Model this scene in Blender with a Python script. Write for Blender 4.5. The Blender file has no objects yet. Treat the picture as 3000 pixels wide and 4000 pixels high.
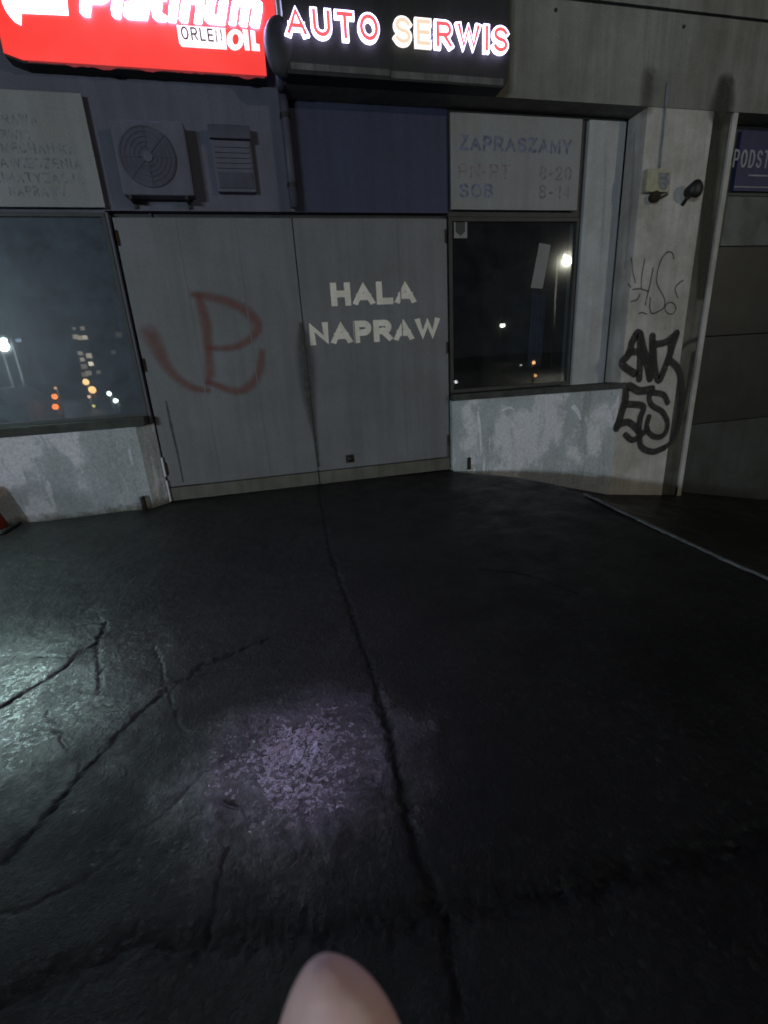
import bpy, bmesh, math, random
import numpy as np
from mathutils import Vector, Matrix, noise as mnoise
random.seed(7); rng = np.random.default_rng(7)
sc = bpy.context.scene
COL = sc.collection
R = math.radians

# ------------------------------------------------------------------ camera
F_PX, PITCH, ROLL, YAW, EYE, DIST = 1790.0, R(18.32), R(-3.51), R(12.45), 1.5, 5.829
fw = Vector((math.sin(YAW)*math.cos(PITCH), math.cos(YAW)*math.cos(PITCH), -math.sin(PITCH)))
r0 = Vector((math.cos(YAW), -math.sin(YAW), 0)); u0 = r0.cross(fw)
RT = r0*math.cos(ROLL) + u0*math.sin(ROLL)
UP = -r0*math.sin(ROLL) + u0*math.cos(ROLL)
CAM = Vector((0, -DIST, EYE))
cd = bpy.data.cameras.new("camera"); cam = bpy.data.objects.new("camera", cd); COL.objects.link(cam)
cam.matrix_world = Matrix(((RT.x, UP.x, -fw.x, CAM.x), (RT.y, UP.y, -fw.y, CAM.y), (RT.z, UP.z, -fw.z, CAM.z), (0, 0, 0, 1)))
cd.sensor_fit = 'VERTICAL'; cd.sensor_height = 36; cd.lens = F_PX/4000*36
cd.clip_start = 0.01; cd.clip_end = 2000
cd.dof.use_dof = True; cd.dof.focus_distance = 0.5; cd.dof.aperture_fstop = cd.lens/1.2
sc.camera = cam
sc.view_settings.view_transform = 'Standard'; sc.view_settings.look = 'None'
sc.view_settings.exposure = 0.0; sc.view_settings.gamma = 1.0
sc.cycles.sample_clamp_indirect = 2.0
sc.cycles.use_denoising = True
sc.cycles.max_bounces = 6

# ------------------------------------------------------------------ night sky
w = bpy.data.worlds.new("World"); sc.world = w; w.use_nodes = True
nt = w.node_tree; nt.nodes.clear()
out = nt.nodes.new('ShaderNodeOutputWorld'); bg = nt.nodes.new('ShaderNodeBackground')
tc = nt.nodes.new('ShaderNodeTexCoord'); sep = nt.nodes.new('ShaderNodeSeparateXYZ')
rmp = nt.nodes.new('ShaderNodeValToRGB')
nt.links.new(tc.outputs['Generated'], sep.inputs[0]); nt.links.new(sep.outputs['Z'], rmp.inputs[0])
rmp.color_ramp.elements[0].position = 0.0; rmp.color_ramp.elements[0].color = (0.58, 0.64, 0.84, 1)
rmp.color_ramp.elements[1].position = 0.7; rmp.color_ramp.elements[1].color = (0.30, 0.34, 0.52, 1)
nt.links.new(rmp.outputs[0], bg.inputs[0]); bg.inputs[1].default_value = 0.042
nt.links.new(bg.outputs[0], out.inputs[0])

# ------------------------------------------------------------------ pixel -> place (to read real sizes off the photograph)
def ray(px, py):
    return (RT*(px-1500) - UP*(py-2000) + fw*F_PX).normalized()
def at(px, py, Y=0.0):
    d = ray(px, py); t = (DIST+Y)/d.y; return (d.x*t, EYE+d.z*t)
def gr(px, py, z=0.0):
    d = ray(px, py); t = (z-EYE)/d.z; return (d.x*t, -DIST+d.y*t)
def mirrored(px, py, t, Y=0.0):
    """the place of a light behind the camera that a pane in plane y=Y shows at this pixel"""
    d = ray(px, py); k = (DIST+Y)/d.y; h = CAM + d*k
    return Vector((h.x+d.x*t, h.y-d.y*t, h.z+d.z*t))

# ------------------------------------------------------------------ materials
def mat(name):
    m = bpy.data.materials.new(name); m.use_nodes = True; n = m.node_tree
    return m, n, n.nodes['Principled BSDF']
def N(n, t, **k):
    o = n.nodes.new(t)
    for a, b in k.items():
        setattr(o, a, b)
    return o
def coords(n, scale=(1, 1, 1)):
    g = N(n, 'ShaderNodeNewGeometry'); mp = N(n, 'ShaderNodeMapping'); mp.inputs['Scale'].default_value = scale
    n.links.new(g.outputs['Position'], mp.inputs[0]); return mp.outputs[0]
def noise(n, scale, detail=5, rough=.6, sc3=(1, 1, 1)):
    t = N(n, 'ShaderNodeTexNoise'); t.inputs['Scale'].default_value = scale; t.inputs['Detail'].default_value = detail
    t.inputs['Roughness'].default_value = rough; n.links.new(coords(n, sc3), t.inputs['Vector']); return t.outputs['Fac']
def ramp(n, fac, stops):
    r = N(n, 'ShaderNodeValToRGB'); e = r.color_ramp.elements
    e[0].position, e[0].color = stops[0][0], (*stops[0][1], 1); e[1].position, e[1].color = stops[-1][0], (*stops[-1][1], 1)
    for p, c in stops[1:-1]:
        x = e.new(p); x.color = (*c, 1)
    n.links.new(fac, r.inputs[0]); return r.outputs[0]
def mixc(n, fac, a, b, mode='MIX'):
    m = N(n, 'ShaderNodeMix', data_type='RGBA', blend_type=mode)
    if isinstance(fac, float): m.inputs[0].default_value = fac
    else: n.links.new(fac, m.inputs[0])
    for s, v in ((6, a), (7, b)):
        if isinstance(v, tuple): m.inputs[s].default_value = (*v, 1)
        else: n.links.new(v, m.inputs[s])
    return m.outputs[2]
def bump(n, b, h, strength=.3, dist=.01):
    k = N(n, 'ShaderNodeBump'); k.inputs['Strength'].default_value = strength; k.inputs['Distance'].default_value = dist
    n.links.new(h, k.inputs['Height']); n.links.new(k.outputs[0], b.inputs['Normal'])
g3 = lambda v: (v, v, v)
def dirty(name, col, dark=.55, rough=.8, streak=.5, scale=2.5, metal=0.0, spec=.3, blotch=.45, bstr=.35):
    """paint or plaster with blotches, rain streaks and fine grain"""
    m, n, b = mat(name)
    dk = tuple(c*dark*k for c, k in zip(col, (1.02, 1.0, .92)))
    big = ramp(n, noise(n, scale, 6, .65), [(blotch-.12, g3(1)), (blotch+.22, g3(0))])
    stk = ramp(n, noise(n, 1.0, 5, .6, (9, 9, .55)), [(.42, g3(0)), (.68, g3(streak))])
    c = mixc(n, big, col, dk); c = mixc(n, stk, c, tuple(x*.6 for x in dk))
    fine = ramp(n, noise(n, 60, 4, .7), [(.3, g3(.82)), (.7, g3(1.08))])
    c = mixc(n, 1.0, c, fine, 'MULTIPLY')
    n.links.new(c, b.inputs['Base Color']); b.inputs['Roughness'].default_value = rough
    b.inputs['Metallic'].default_value = metal; b.inputs['Specular IOR Level'].default_value = spec
    bump(n, b, noise(n, 45, 6, .7), bstr, .006)
    return m
def plain(name, col, rough=.6, metal=0.0, spec=.4, nz=.15, sc_=8):
    m, n, b = mat(name)
    c = ramp(n, noise(n, sc_, 5, .6), [(.3, tuple(x*(1-nz*2) for x in col)), (.7, tuple(x*(1+nz) for x in col))])
    n.links.new(c, b.inputs['Base Color']); b.inputs['Roughness'].default_value = rough
    b.inputs['Metallic'].default_value = metal; b.inputs['Specular IOR Level'].default_value = spec
    return m
def glow(name, col, s, base=None):
    m, n, b = mat(name); b.inputs['Base Color'].default_value = (*(base or col), 1); b.inputs['Roughness'].default_value = .4
    b.inputs['Emission Color'].default_value = (*col, 1); b.inputs['Emission Strength'].default_value = s; return m

M = {}
M['plaster'] = dirty('plaster_grey', (.40, .40, .37), .5, .9, .55, 1.6)
M['fascia'] = dirty('plaster_fascia', (.265, .26, .24), .6, .9, .45, 1.2)
M['pier'] = dirty('plaster_pier', (.58, .55, .535), .6, .9, .35, 1.9, blotch=.5)
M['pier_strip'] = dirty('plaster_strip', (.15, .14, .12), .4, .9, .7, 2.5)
M['band'] = dirty('band_panel', (.128, .130, .180), .75, .7, .35, 1.4)  # violet tint puts the signs' glow into the wall colour
M['blue_panel'] = dirty('band_blue', (.048, .055, .105), .8, .55, .3, 1.2)
M['white_frame'] = dirty('frame_white', (.42, .43, .46), .75, .55, .3, 2.0)
M['dark_frame'] = plain('frame_dark', (.035, .036, .035), .55)
M['sill'] = dirty('sill_concrete', (.07, .075, .07), .5, .8, .4, 5)
M['door'] = dirty('gate_paint', (.175, .180, .200), .78, .5, .28, 1.3, spec=.35, bstr=.12)
M['door_rail'] = dirty('gate_rail', (.135, .132, .112), .7, .55, .6, 3)
M['black'] = plain('black_metal', (.012, .012, .012), .5)
M['rust'] = dirty('rusty_steel', (.06, .035, .022), .4, .9, .5, 12)
M['board'] = dirty('board_white', (.265, .27, .285), .85, .55, .25, 1.5, bstr=.05)
M['white_paint'] = dirty('lettering_paint', (.86, .80, .73), .80, .7, .2, 9, bstr=.05)
M['ink_blue'] = plain('ink_blue', (.165, .175, .25), .6, nz=.3, sc_=20)
M['ink_red'] = plain('ink_red', (.225, .190, .20), .6, nz=.3, sc_=20)
M['ink_grey'] = plain('ink_grey', (.20, .21, .235), .6, nz=.3, sc_=20)
M['cabinet'] = dirty('cabinet_dark', (.030, .031, .033), .6, .6, .5, 3, bstr=.1)
M['cabinet_light'] = dirty('cabinet_grey', (.15, .15, .145), .45, .6, .9, 3.5, bstr=.1)
M['plastic'] = plain('plastic_grey', (.17, .175, .18), .5)
M['plastic_y'] = dirty('plastic_cream', (.42, .41, .30), .7, .5, .3, 15)
M['hopper'] = plain('hopper_paint', (.065, .066, .095), .55)
M['hopper_head'] = plain('hopper_head', (.024, .025, .032), .6)
M['red_plastic'] = plain('cone_red', (.20, .03, .02), .55)
M['pipe_white'] = plain('pipe_white', (.62, .62, .64), .45)
M['sign_blue'] = dirty('sign_blue', (.022, .03, .10), .7, .5, .3, 6)
M['sign_white'] = plain('sign_white', (.22, .235, .26), .5)
M['kerb'] = dirty('kerb_concrete', (.17, .18, .18), .45, .75, .2, 9)
M['neigh'] = dirty('door_panel_dark', (.033, .033, .031), .6, .45, .3, 2)
M['neigh_low'] = dirty('door_panel_low', (.058, .063, .064), .6, .5, .3, 2)
M['room'] = plain('room_dark', (.06, .06, .06), .9)
M['paper'] = plain('paper', (.21, .215, .21), .8, nz=.05)
M['reflection_blue'] = plain('blue_reflection', (.10, .105, .19), .9)  # colour of the reflection imitated behind the right pane

# white low wall: painted plaster, paint run and worn grey patches
def low_wall_mat():
    m, n, b = mat('low_wall_paint')
    a = ramp(n, noise(n, 1.25, 8, .62, (1.2, 1.2, .8)), [(.45, g3(0)), (.50, g3(.75)), (.62, g3(1))])
    c = mixc(n, a, (.66, .655, .70), (.36, .39, .41))
    s = ramp(n, noise(n, 1.0, 7, .72, (6.5, 6.5, .8)), [(.57, g3(0)), (.63, g3(.4)), (.7, g3(.55))])
    c = mixc(n, s, c, (.22, .235, .24))
    s2 = ramp(n, noise(n, 1.0, 6, .7, (8, 8, 1.1)), [(.60, g3(0)), (.64, g3(.8))]); c = mixc(n, s2, c, (.70, .70, .74))
    f = ramp(n, noise(n, 30, 6, .8), [(.34, g3(.7)), (.6, g3(1.05))]); c = mixc(n, 1.0, c, f, 'MULTIPLY')
    # moss and splash dirt in an uneven band of its own at the foot
    gp = N(n, 'ShaderNodeNewGeometry'); sx = N(n, 'ShaderNodeSeparateXYZ'); n.links.new(gp.outputs['Position'], sx.inputs[0])
    ad = N(n, 'ShaderNodeMath', operation='MULTIPLY_ADD'); n.links.new(noise(n, 7, 6, .7), ad.inputs[0]); ad.inputs[1].default_value = -.35
    n.links.new(sx.outputs['Z'], ad.inputs[2])
    d = ramp(n, ad.outputs[0], [(0, g3(0)), (.001, g3(.85)), (.05, g3(0))])
    mr = N(n, 'ShaderNodeMapRange'); n.links.new(ad.outputs[0], mr.inputs[0]); mr.inputs[1].default_value = -.17; mr.inputs[2].default_value = -.09
    mr.inputs[3].default_value = .8; mr.inputs[4].default_value = 0
    lf = N(n, 'ShaderNodeMath', operation='LESS_THAN'); n.links.new(sx.outputs['X'], lf.inputs[0]); lf.inputs[1].default_value = 0
    ml = N(n, 'ShaderNodeMath', operation='MULTIPLY'); n.links.new(lf.outputs[0], ml.inputs[0]); n.links.new(mr.outputs[0], ml.inputs[1])
    c = mixc(n, ml.outputs[0], c, (.10, .10, .06))
    n.links.new(c, b.inputs['Base Color']); b.inputs['Roughness'].default_value = .85
    bump(n, b, noise(n, 35, 6, .75), .5, .008); return m
M['low_wall'] = low_wall_mat()

def glass_mat(name, dirt=.03, boost=2.2, halo=.2, tint=(.75, .8, .8), hr=.17, film=(.5, .52, .5)):
    m = bpy.data.materials.new(name); m.use_nodes = True; n = m.node_tree; n.nodes.clear()
    o = N(n, 'ShaderNodeOutputMaterial'); tr = N(n, 'ShaderNodeBsdfTransparent'); tr.inputs[0].default_value = (*tint, 1)
    g1 = N(n, 'ShaderNodeBsdfGlossy'); g1.inputs['Roughness'].default_value = .015
    g2 = N(n, 'ShaderNodeBsdfGlossy'); g2.inputs['Roughness'].default_value = hr
    gm = N(n, 'ShaderNodeMixShader'); gm.inputs[0].default_value = halo
    n.links.new(g1.outputs[0], gm.inputs[1]); n.links.new(g2.outputs[0], gm.inputs[2])
    fr = N(n, 'ShaderNodeFresnel'); fr.inputs[0].default_value = 1.5
    mu = N(n, 'ShaderNodeMath', operation='MULTIPLY', use_clamp=True); mu.inputs[1].default_value = boost
    n.links.new(fr.outputs[0], mu.inputs[0])
    mx = N(n, 'ShaderNodeMixShader'); n.links.new(mu.outputs[0], mx.inputs[0])
    n.links.new(tr.outputs[0], mx.inputs[1]); n.links.new(gm.outputs[0], mx.inputs[2])
    df = N(n, 'ShaderNodeBsdfDiffuse'); df.inputs[0].default_value = (*film, 1)
    dm = N(n, 'ShaderNodeMixShader')
    dn = ramp(n, noise(n, 3.5, 6, .7), [(.35, g3(dirt*.4)), (.7, g3(dirt*1.8))]); n.links.new(dn, dm.inputs[0])
    n.links.new(mx.outputs[0], dm.inputs[1]); n.links.new(df.outputs[0], dm.inputs[2])
    n.links.new(dm.outputs[0], o.inputs[0]); return m
M['glass'] = glass_mat('glass', .012, 1.5, .035, hr=.09); M['glass_left'] = glass_mat('glass_sky_glow', .09, 3.2, .11, hr=.36, film=(.30, .38, .52))  # left pane: blue film colour stands in for mirrored sky glow
M['glass_r'] = glass_mat('glass_dusty', .10, 2.0, .2)

def spray_mat(name, col, soft=.6, dens=.9):
    m, n, b = mat(name); b.inputs['Base Color'].default_value = (*col, 1); b.inputs['Roughness'].default_value = .7
    a = N(n, 'ShaderNodeAttribute', attribute_name='edge')
    mr = N(n, 'ShaderNodeMapRange', interpolation_type='SMOOTHSTEP'); n.links.new(a.outputs['Fac'], mr.inputs[0])
    mr.inputs[1].default_value = 1-soft; mr.inputs[2].default_value = 1; mr.inputs[3].default_value = dens; mr.inputs[4].default_value = 0
    mm = N(n, 'ShaderNodeMath', operation='MULTIPLY'); n.links.new(mr.outputs[0], mm.inputs[0])
    f = ramp(n, noise(n, 14, 6, .7), [(.3, g3(.6)), (.6, g3(1))]); n.links.new(f, mm.inputs[1])
    n.links.new(mm.outputs[0], b.inputs['Alpha']); return m
M['spray_red'] = spray_mat('spray_red', (.20, .062, .045), .95, .58)
M['spray_black'] = spray_mat('spray_black', (.014, .014, .016), .35, .97)
M['marker'] = spray_mat('marker_black', (.035, .035, .05), .8, .75)
M['soot'] = spray_mat('soot', (.022, .022, .016), .8, .95); M['moss'] = spray_mat('moss', (.07, .065, .025), 1.0, .7); M['soot_light'] = spray_mat('soot_light', (.06, .05, .04), 1.0, .6); M['grime_light'] = spray_mat('grime_light', (.09, .09, .08), 1.0, .5); M['spray_faint'] = spray_mat('spray_faint', (.02, .02, .022), .8, .75)
M['peel'] = spray_mat('bright_paint', (.78, .78, .86), .5, .9); M['worn'] = spray_mat('worn_paint', (.17, .19, .20), .95, .6)
M['grime'] = spray_mat('grime', (.04, .04, .034), 1.0, .75)

# ------------------------------------------------------------------ mesh helpers
def thing(name, label, cat, loc=(0, 0, 0), group=None, rotz=0):
    o = bpy.data.objects.new(name, None); COL.objects.link(o); o.location = loc; o.rotation_euler = (0, 0, rotz)
    o.empty_display_size = .1
    o['label'] = label; o['category'] = cat
    if group: o['group'] = group
    bpy.context.view_layer.update()
    return o
def link(name, me, m, parent=None, smooth=False, local=False):
    me.materials.append(M[m] if isinstance(m, str) else m)
    if smooth:
        me.polygons.foreach_set('use_smooth', [True]*len(me.polygons))
    o = bpy.data.objects.new(name, me); COL.objects.link(o)
    if parent is not None:
        o.parent = parent
        if not local:      # geometry is given in world coordinates
            top = parent
            M4 = Matrix.Identity(4)
            chain = []
            while top is not None:
                chain.append(top); top = top.parent
            for t in reversed(chain):
                M4 = M4 @ t.matrix_basis
            me.transform(M4.inverted())
    return o
def tag(o, label, cat, group=None):
    o['label'] = label; o['category'] = cat
    if group: o['group'] = group
    return o
class MB:
    def __init__(s): s.bm = bmesh.new()
    def box(s, x0, x1, y0, y1, z0, z1, bev=0.0):
        r = bmesh.ops.create_cube(s.bm, size=1)
        for v in r['verts']:
            v.co = Vector(((x0+x1)/2+v.co.x*(x1-x0), (y0+y1)/2+v.co.y*(y1-y0), (z0+z1)/2+v.co.z*(z1-z0)))
        if bev > 0:
            es = list({e for v in r['verts'] for e in v.link_edges})
            bmesh.ops.bevel(s.bm, geom=es, offset=bev, segments=2, affect='EDGES', profile=.6)
        return s
    def prism(s, pts, y0, y1, bev=0):
        """polygon in x,z extruded from y0 (front) to y1 (back)"""
        a = [s.bm.verts.new((x, y0, z)) for x, z in pts]; b = [s.bm.verts.new((x, y1, z)) for x, z in pts]
        fs = [s.bm.faces.new(a), s.bm.faces.new(b[::-1])]; k = len(pts)
        for i in range(k):
            fs.append(s.bm.faces.new((a[i], b[i], b[(i+1) % k], a[(i+1) % k])))
        return s
    def tube(s, p, q, r0, r1=None, seg=12):
        r1 = r0 if r1 is None else r1; p = Vector(p); q = Vector(q); d = (q-p).normalized()
        x = d.orthogonal().normalized(); y = d.cross(x); A = []; B = []
        for i in range(seg):
            t = 2*math.pi*i/seg; o = x*math.cos(t)+y*math.sin(t)
            A.append(s.bm.verts.new(p+o*r0)); B.append(s.bm.verts.new(q+o*r1))
        for i in range(seg):
            s.bm.faces.new((A[i], A[(i+1) % seg], B[(i+1) % seg], B[i]))
        s.bm.faces.new(A[::-1]); s.bm.faces.new(B); return s
    def ball(s, c, r, sx=1, sy=1, sz=1, seg=16):
        k = bmesh.ops.create_uvsphere(s.bm, u_segments=seg, v_segments=seg//2+2, radius=r)
        for v in k['verts']: v.co = Vector((c[0]+v.co.x*sx, c[1]+v.co.y*sy, c[2]+v.co.z*sz))
        return s
    def build(s, name, m, parent=None, smooth=False, local=False):
        bmesh.ops.recalc_face_normals(s.bm, faces=s.bm.faces[:])
        me = bpy.data.meshes.new(name); s.bm.to_mesh(me); s.bm.free(); return link(name, me, m, parent, smooth, local)
def smoothline(pts, n=8):
    """Catmull-Rom through pts (x, z, width)"""
    P = [pts[0]] + list(pts) + [pts[-1]]; o = []
    for i in range(1, len(P)-2):
        for k in range(n):
            t = k/n; a, b, c, d = P[i-1], P[i], P[i+1], P[i+2]
            o.append(tuple(.5*((2*b[j])+(-a[j]+c[j])*t+(2*a[j]-5*b[j]+4*c[j]-d[j])*t*t+(-a[j]+3*b[j]-3*c[j]+d[j])*t**3) for j in range(len(b))))
    o.append(tuple(pts[-1])); return o
def ribbons(name, strokes, y, m, parent, step=.0004, jitter=0):
    """painted strokes on a wall: each stroke a list of (x, z, width); round ends; 'edge' runs 0 centre to 1 rim"""
    V = []; Fc = []; ED = []; yy = y
    for st in strokes:
        yy -= step; L = len(st); a = Vector(st[0][:2]); 
        path = [Vector(p[:2]) for p in st]; wd = [p[2]*(1+jitter*random.uniform(-1, 1)) for p in st]
        # round end rows
        d0 = (path[0]-path[1]).normalized(); d1 = (path[-1]-path[-2]).normalized()
        rows = []
        for k in (1.0, .8, .45):
            rows.append((path[0]+d0*wd[0]/2*k, wd[0]*math.sqrt(max(0, 1-k*k)), -d0, k))
        for i in range(L):
            t = (path[min(i+1, L-1)]-path[max(i-1, 0)])
            t = t.normalized() if t.length > 1e-9 else -d0
            rows.append((path[i], wd[i], t, 0))
        for k in (.45, .8, 1.0):
            rows.append((path[-1]+d1*wd[-1]/2*k, wd[-1]*math.sqrt(max(0, 1-k*k)), d1, k))
        base = len(V)
        for (c, wd_, t, k) in rows:
            nn = Vector((-t.y, t.x))
            for s_ in (-1, -.5, 0, .5, 1):
                q = c+nn*wd_/2*s_; V.append((q.x, yy, q.y)); ED.append(max(abs(s_), k))
        for i in range(len(rows)-1):
            for j in range(4):
                o = base+i*5+j; Fc.append((o, o+1, o+6, o+5))
    me = bpy.data.meshes.new(name); me.from_pydata(V, [], Fc); me.update()
    at_ = me.attributes.new('edge', 'FLOAT', 'POINT'); at_.data.foreach_set('value', ED)
    return link(name, me, m, parent)
def pxstroke(pts, Y, wpx, sc_=1.0, off=(0, 0), n=8):
    """stroke traced on the photo, laid onto the wall plane y=Y; wpx is width in metres"""
    o = []
    for p in pts:
        x, z = at(off[0]+p[0]*sc_, off[1]+p[1]*sc_, Y); o.append((x, z, wpx if len(p) < 3 else p[2]))
    return smoothline(o, n)

# ------------------------------------------------------------------ stroke lettering
def arc(cx, cy, rx, ry, a0, a1, n=10):
    return [(cx+rx*math.cos(R(a0+(a1-a0)*i/n)), cy+ry*math.sin(R(a0+(a1-a0)*i/n))) for i in range(n+1)]
SS = arc(.5, .76, .48, .24, 20, 270, 12)[:-1] + arc(.5, .25, .5, .25, 90, -160, 12)
LET = {
 'A': (.95, [[(0, 0), (.5, 1), (1, 0)], [(.2, .3), (.8, .3)]]),
 'U': (.85, [[(0, 1), (0, .38)] + arc(.5, .36, .5, .36, 180, 360) + [(1, .38), (1, 1)]]),
 'T': (.8, [[(0, 1), (1, 1)], [(.5, .98), (.5, 0)]]),
 'O': (.95, [arc(.5, .5, .5, .5, 90, 450, 28)]),
 '0': (.62, [arc(.5, .5, .5, .5, 90, 450, 24)]),
 'S': (.78, [SS]),
 'E': (.7, [[(1, 1), (0, 1), (0, 0), (1, 0)], [(0, .51), (.92, .51)]]),
 'R': (.84, [[(0, 0), (0, 1), (.62, 1)] + arc(.62, .74, .36, .26, 90, -90, 8) + [(0, .48)], [(.5, .48), (1, 0)]]),
 'P': (.78, [[(0, 0), (0, 1), (.6, 1)] + arc(.6, .72, .4, .28, 90, -90, 8) + [(0, .44)]]),
 'W': (1.3, [[(0, 1), (.24, 0), (.5, 1), (.76, 0), (1, 1)]]),
 'I': (.0, [[(0, 0), (0, 1)]]),
 'H': (.82, [[(0, 0), (0, 1)], [(1, 0), (1, 1)], [(0, .52), (1, .52)]]),
 'L': (.66, [[(0, 1), (0, 0), (1, 0)]]),
 'N': (.84, [[(0, 0), (0, 1), (1, 0), (1, 1)]]),
 'Z': (.75, [[(0, 1), (1, 1), (0, 0), (1, 0)]]),
 'M': (1.0, [[(0, 0), (0, 1), (.5, .15), (1, 1), (1, 0)]]),
 'Y': (.85, [[(0, 1), (.5, .45), (1, 1)], [(.5, .45), (.5, 0)]]),
 'B': (.76, [[(0, 0), (0, 1), (.6, 1)] + arc(.6, .77, .34, .23, 90, -90, 6) + [(0, .54)], [(0, .54), (.62, .54)] + arc(.62, .27, .38, .27, 90, -90, 6) + [(0, 0)]]),
 'D': (.84, [[(0, 0), (0, 1), (.45, 1)] + arc(.45, .5, .55, .5, 90, -90, 10) + [(0, 0)]]),
 'C': (.85, [arc(.52, .5, .52, .5, 40, 320, 18)]),
 'K': (.82, [[(0, 0), (0, 1)], [(1, 1), (0, .4)], [(.35, .6), (1, 0)]]),
 'J': (.55, [[(1, 1), (1, .3)] + arc(.5, .28, .5, .28, 0, -180, 8)]),
 '1': (.35, [[(0, .72), (1, 1), (1, 0)]]),
 '2': (.62, [arc(.5, .72, .48, .28, 170, -20, 9) + [(0, 0), (1, 0)]]),
 '4': (.66, [[(.75, 0), (.75, 1), (0, .3), (1, .3)]]),
 '8': (.62, [arc(.5, .76, .42, .24, 90, 450, 14), arc(.5, .27, .5, .27, 90, 450, 14)]),
 '-': (.35, [[(0, .42), (1, .42)]]),
 # heavy lower case for the tilted maker's word
 'l': (.0, [[(0, 0), (0, 1.42)]]),
 'a': (.62, [[(.08, 1), (.7, 1), (1, .8), (1, 0)], [(1, .02), (.25, .02), (0, .3), (.25, .56), (1, .56)]]),
 't': (.40, [[(0, 1.3), (0, .2), (.3, 0), (1, 0)], [(0, 1), (1, 1)]]),
 'i': (.0, [[(0, 0), (0, 1)], [(0, 1.38), (0, 1.42)]]),
 'n': (.60, [[(0, 0), (0, 1)], [(0, 1), (.7, 1), (1, .8), (1, 0)]]),
 'u': (.60, [[(0, 1), (0, .2), (.3, 0), (1, 0)], [(1, 0), (1, 1)]]),
 'm': (1.15, [[(0, 0), (0, 1)], [(0, 1), (.85, 1), (1, .8), (1, 0)], [(.5, 1), (.5, 0)]]),
 'P_': (.62, [[(0, 0), (0, 1.42), (.7, 1.42), (1, 1.2), (1, .72), (.7, .5), (0, .5)]]),
}
def stroke_poly(path, wd):
    """mitred ribbon with square caps; returns left and right rows"""
    P = [Vector(p) for p in path]; Q = [P[0]]
    for p in P[1:]:
        if (p-Q[-1]).length > 1e-5: Q.append(p)
    P = Q; closed = (P[0]-P[-1]).length < 1e-4
    if closed: P[-1] = P[0]
    Lr, Rr = [], []
    for i, p in enumerate(P):
        if closed and i in (0, len(P)-1):
            a = (P[0]-P[-2]).normalized(); b = (P[1]-P[0]).normalized()
        else:
            a = (P[i]-P[i-1]).normalized() if i > 0 else None
            b = (P[i+1]-P[i]).normalized() if i < len(P)-1 else None
            if a is None: a = b; p = p-b*wd*.5
            elif b is None: b = a; p = p+a*wd*.5
        na = Vector((-a.y, a.x)); nb = Vector((-b.y, b.x)); mtr = na+nb
        mtr = mtr.normalized() if mtr.length > 1e-6 else na
        k = 1/max(.5, mtr.dot(na)); Lr.append(p+mtr*wd/2*k); Rr.append(p-mtr*wd/2*k)
    return Lr, Rr
def letters(text, x, z, h, y, wd, thick=.002, total=None, shear=0.0, gap=.28, space=.55, wide=1.0, narrow=None):
    """yield (char, [(left,right) ribbons]) laid out from x on baseline z; total = overall width to fit"""
    toks = []; i = 0
    for ch in text:
        toks.append(ch)
    def adv(ch): return 0 if ch == ' ' else LET[ch][0]
    ink = h-wd
    W = 0
    for k, ch in enumerate(toks):
        W += space*h if ch == ' ' else adv(ch)*ink*wide+wd+(gap*h if k < len(toks)-1 and toks[k+1] != ' ' else 0)
    s = 1.0 if total is None else total/W
    cx = x; res = []
    for k, ch in enumerate(toks):
        if ch == ' ':
            cx += space*h*s; continue
        lw = (adv(ch)*ink*wide+wd)*s; sub = []
        for path in LET[ch][1]:
            pts = []
            for (a, b) in path:
                X = cx+wd/2+a*max(0, lw-wd); Z = wd/2+b*ink
                pts.append((X+shear*Z, z+Z))
            Lr, Rr = stroke_poly(pts, narrow or wd); k_in = (wd-(narrow or wd))/2
            for rw in (Lr, Rr):
                for p in rw: p.y = min(max(p.y, z+k_in), z+h-k_in)
            sub.append((Lr, Rr))
        res.append((ch, sub)); cx += lw+(gap*h*s if k < len(toks)-1 and toks[k+1] != ' ' else 0)
    return res
def add_strokes(bm, sub, y, thick, step=.0005):
    for i, (Lr, Rr) in enumerate(sub):
        y0 = y-thick-i*step; k = len(Lr)
        A = [[bm.verts.new((p.x, (yy if yy == y else yy-.0006*j/k), p.y)) for j, p in enumerate(row)] for row in (Lr, Rr) for yy in (y0, y)]
        (lf, lb, rf, rb) = A
        for j in range(k-1):
            bm.faces.new((lf[j], lf[j+1], rf[j+1], rf[j])); bm.faces.new((lb[j], rb[j], rb[j+1], lb[j+1]))
            bm.faces.new((lf[j], lb[j], lb[j+1], lf[j+1])); bm.faces.new((rf[j], rf[j+1], rb[j+1], rb[j]))
        bm.faces.new((lf[0], rf[0], rb[0], lb[0])); bm.faces.new((lf[-1], lb[-1], rb[-1], rf[-1]))
def write(name, rows, y, m, parent, thick=.002):
    """rows: list of dicts for letters(); one mesh of raised flat lettering"""
    for r in rows:
        b = MB()
        for ch, sub in letters(y=y, **r): add_strokes(b.bm, sub, y, thick)
        o = b.build(name, m, parent)
    return o

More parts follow.
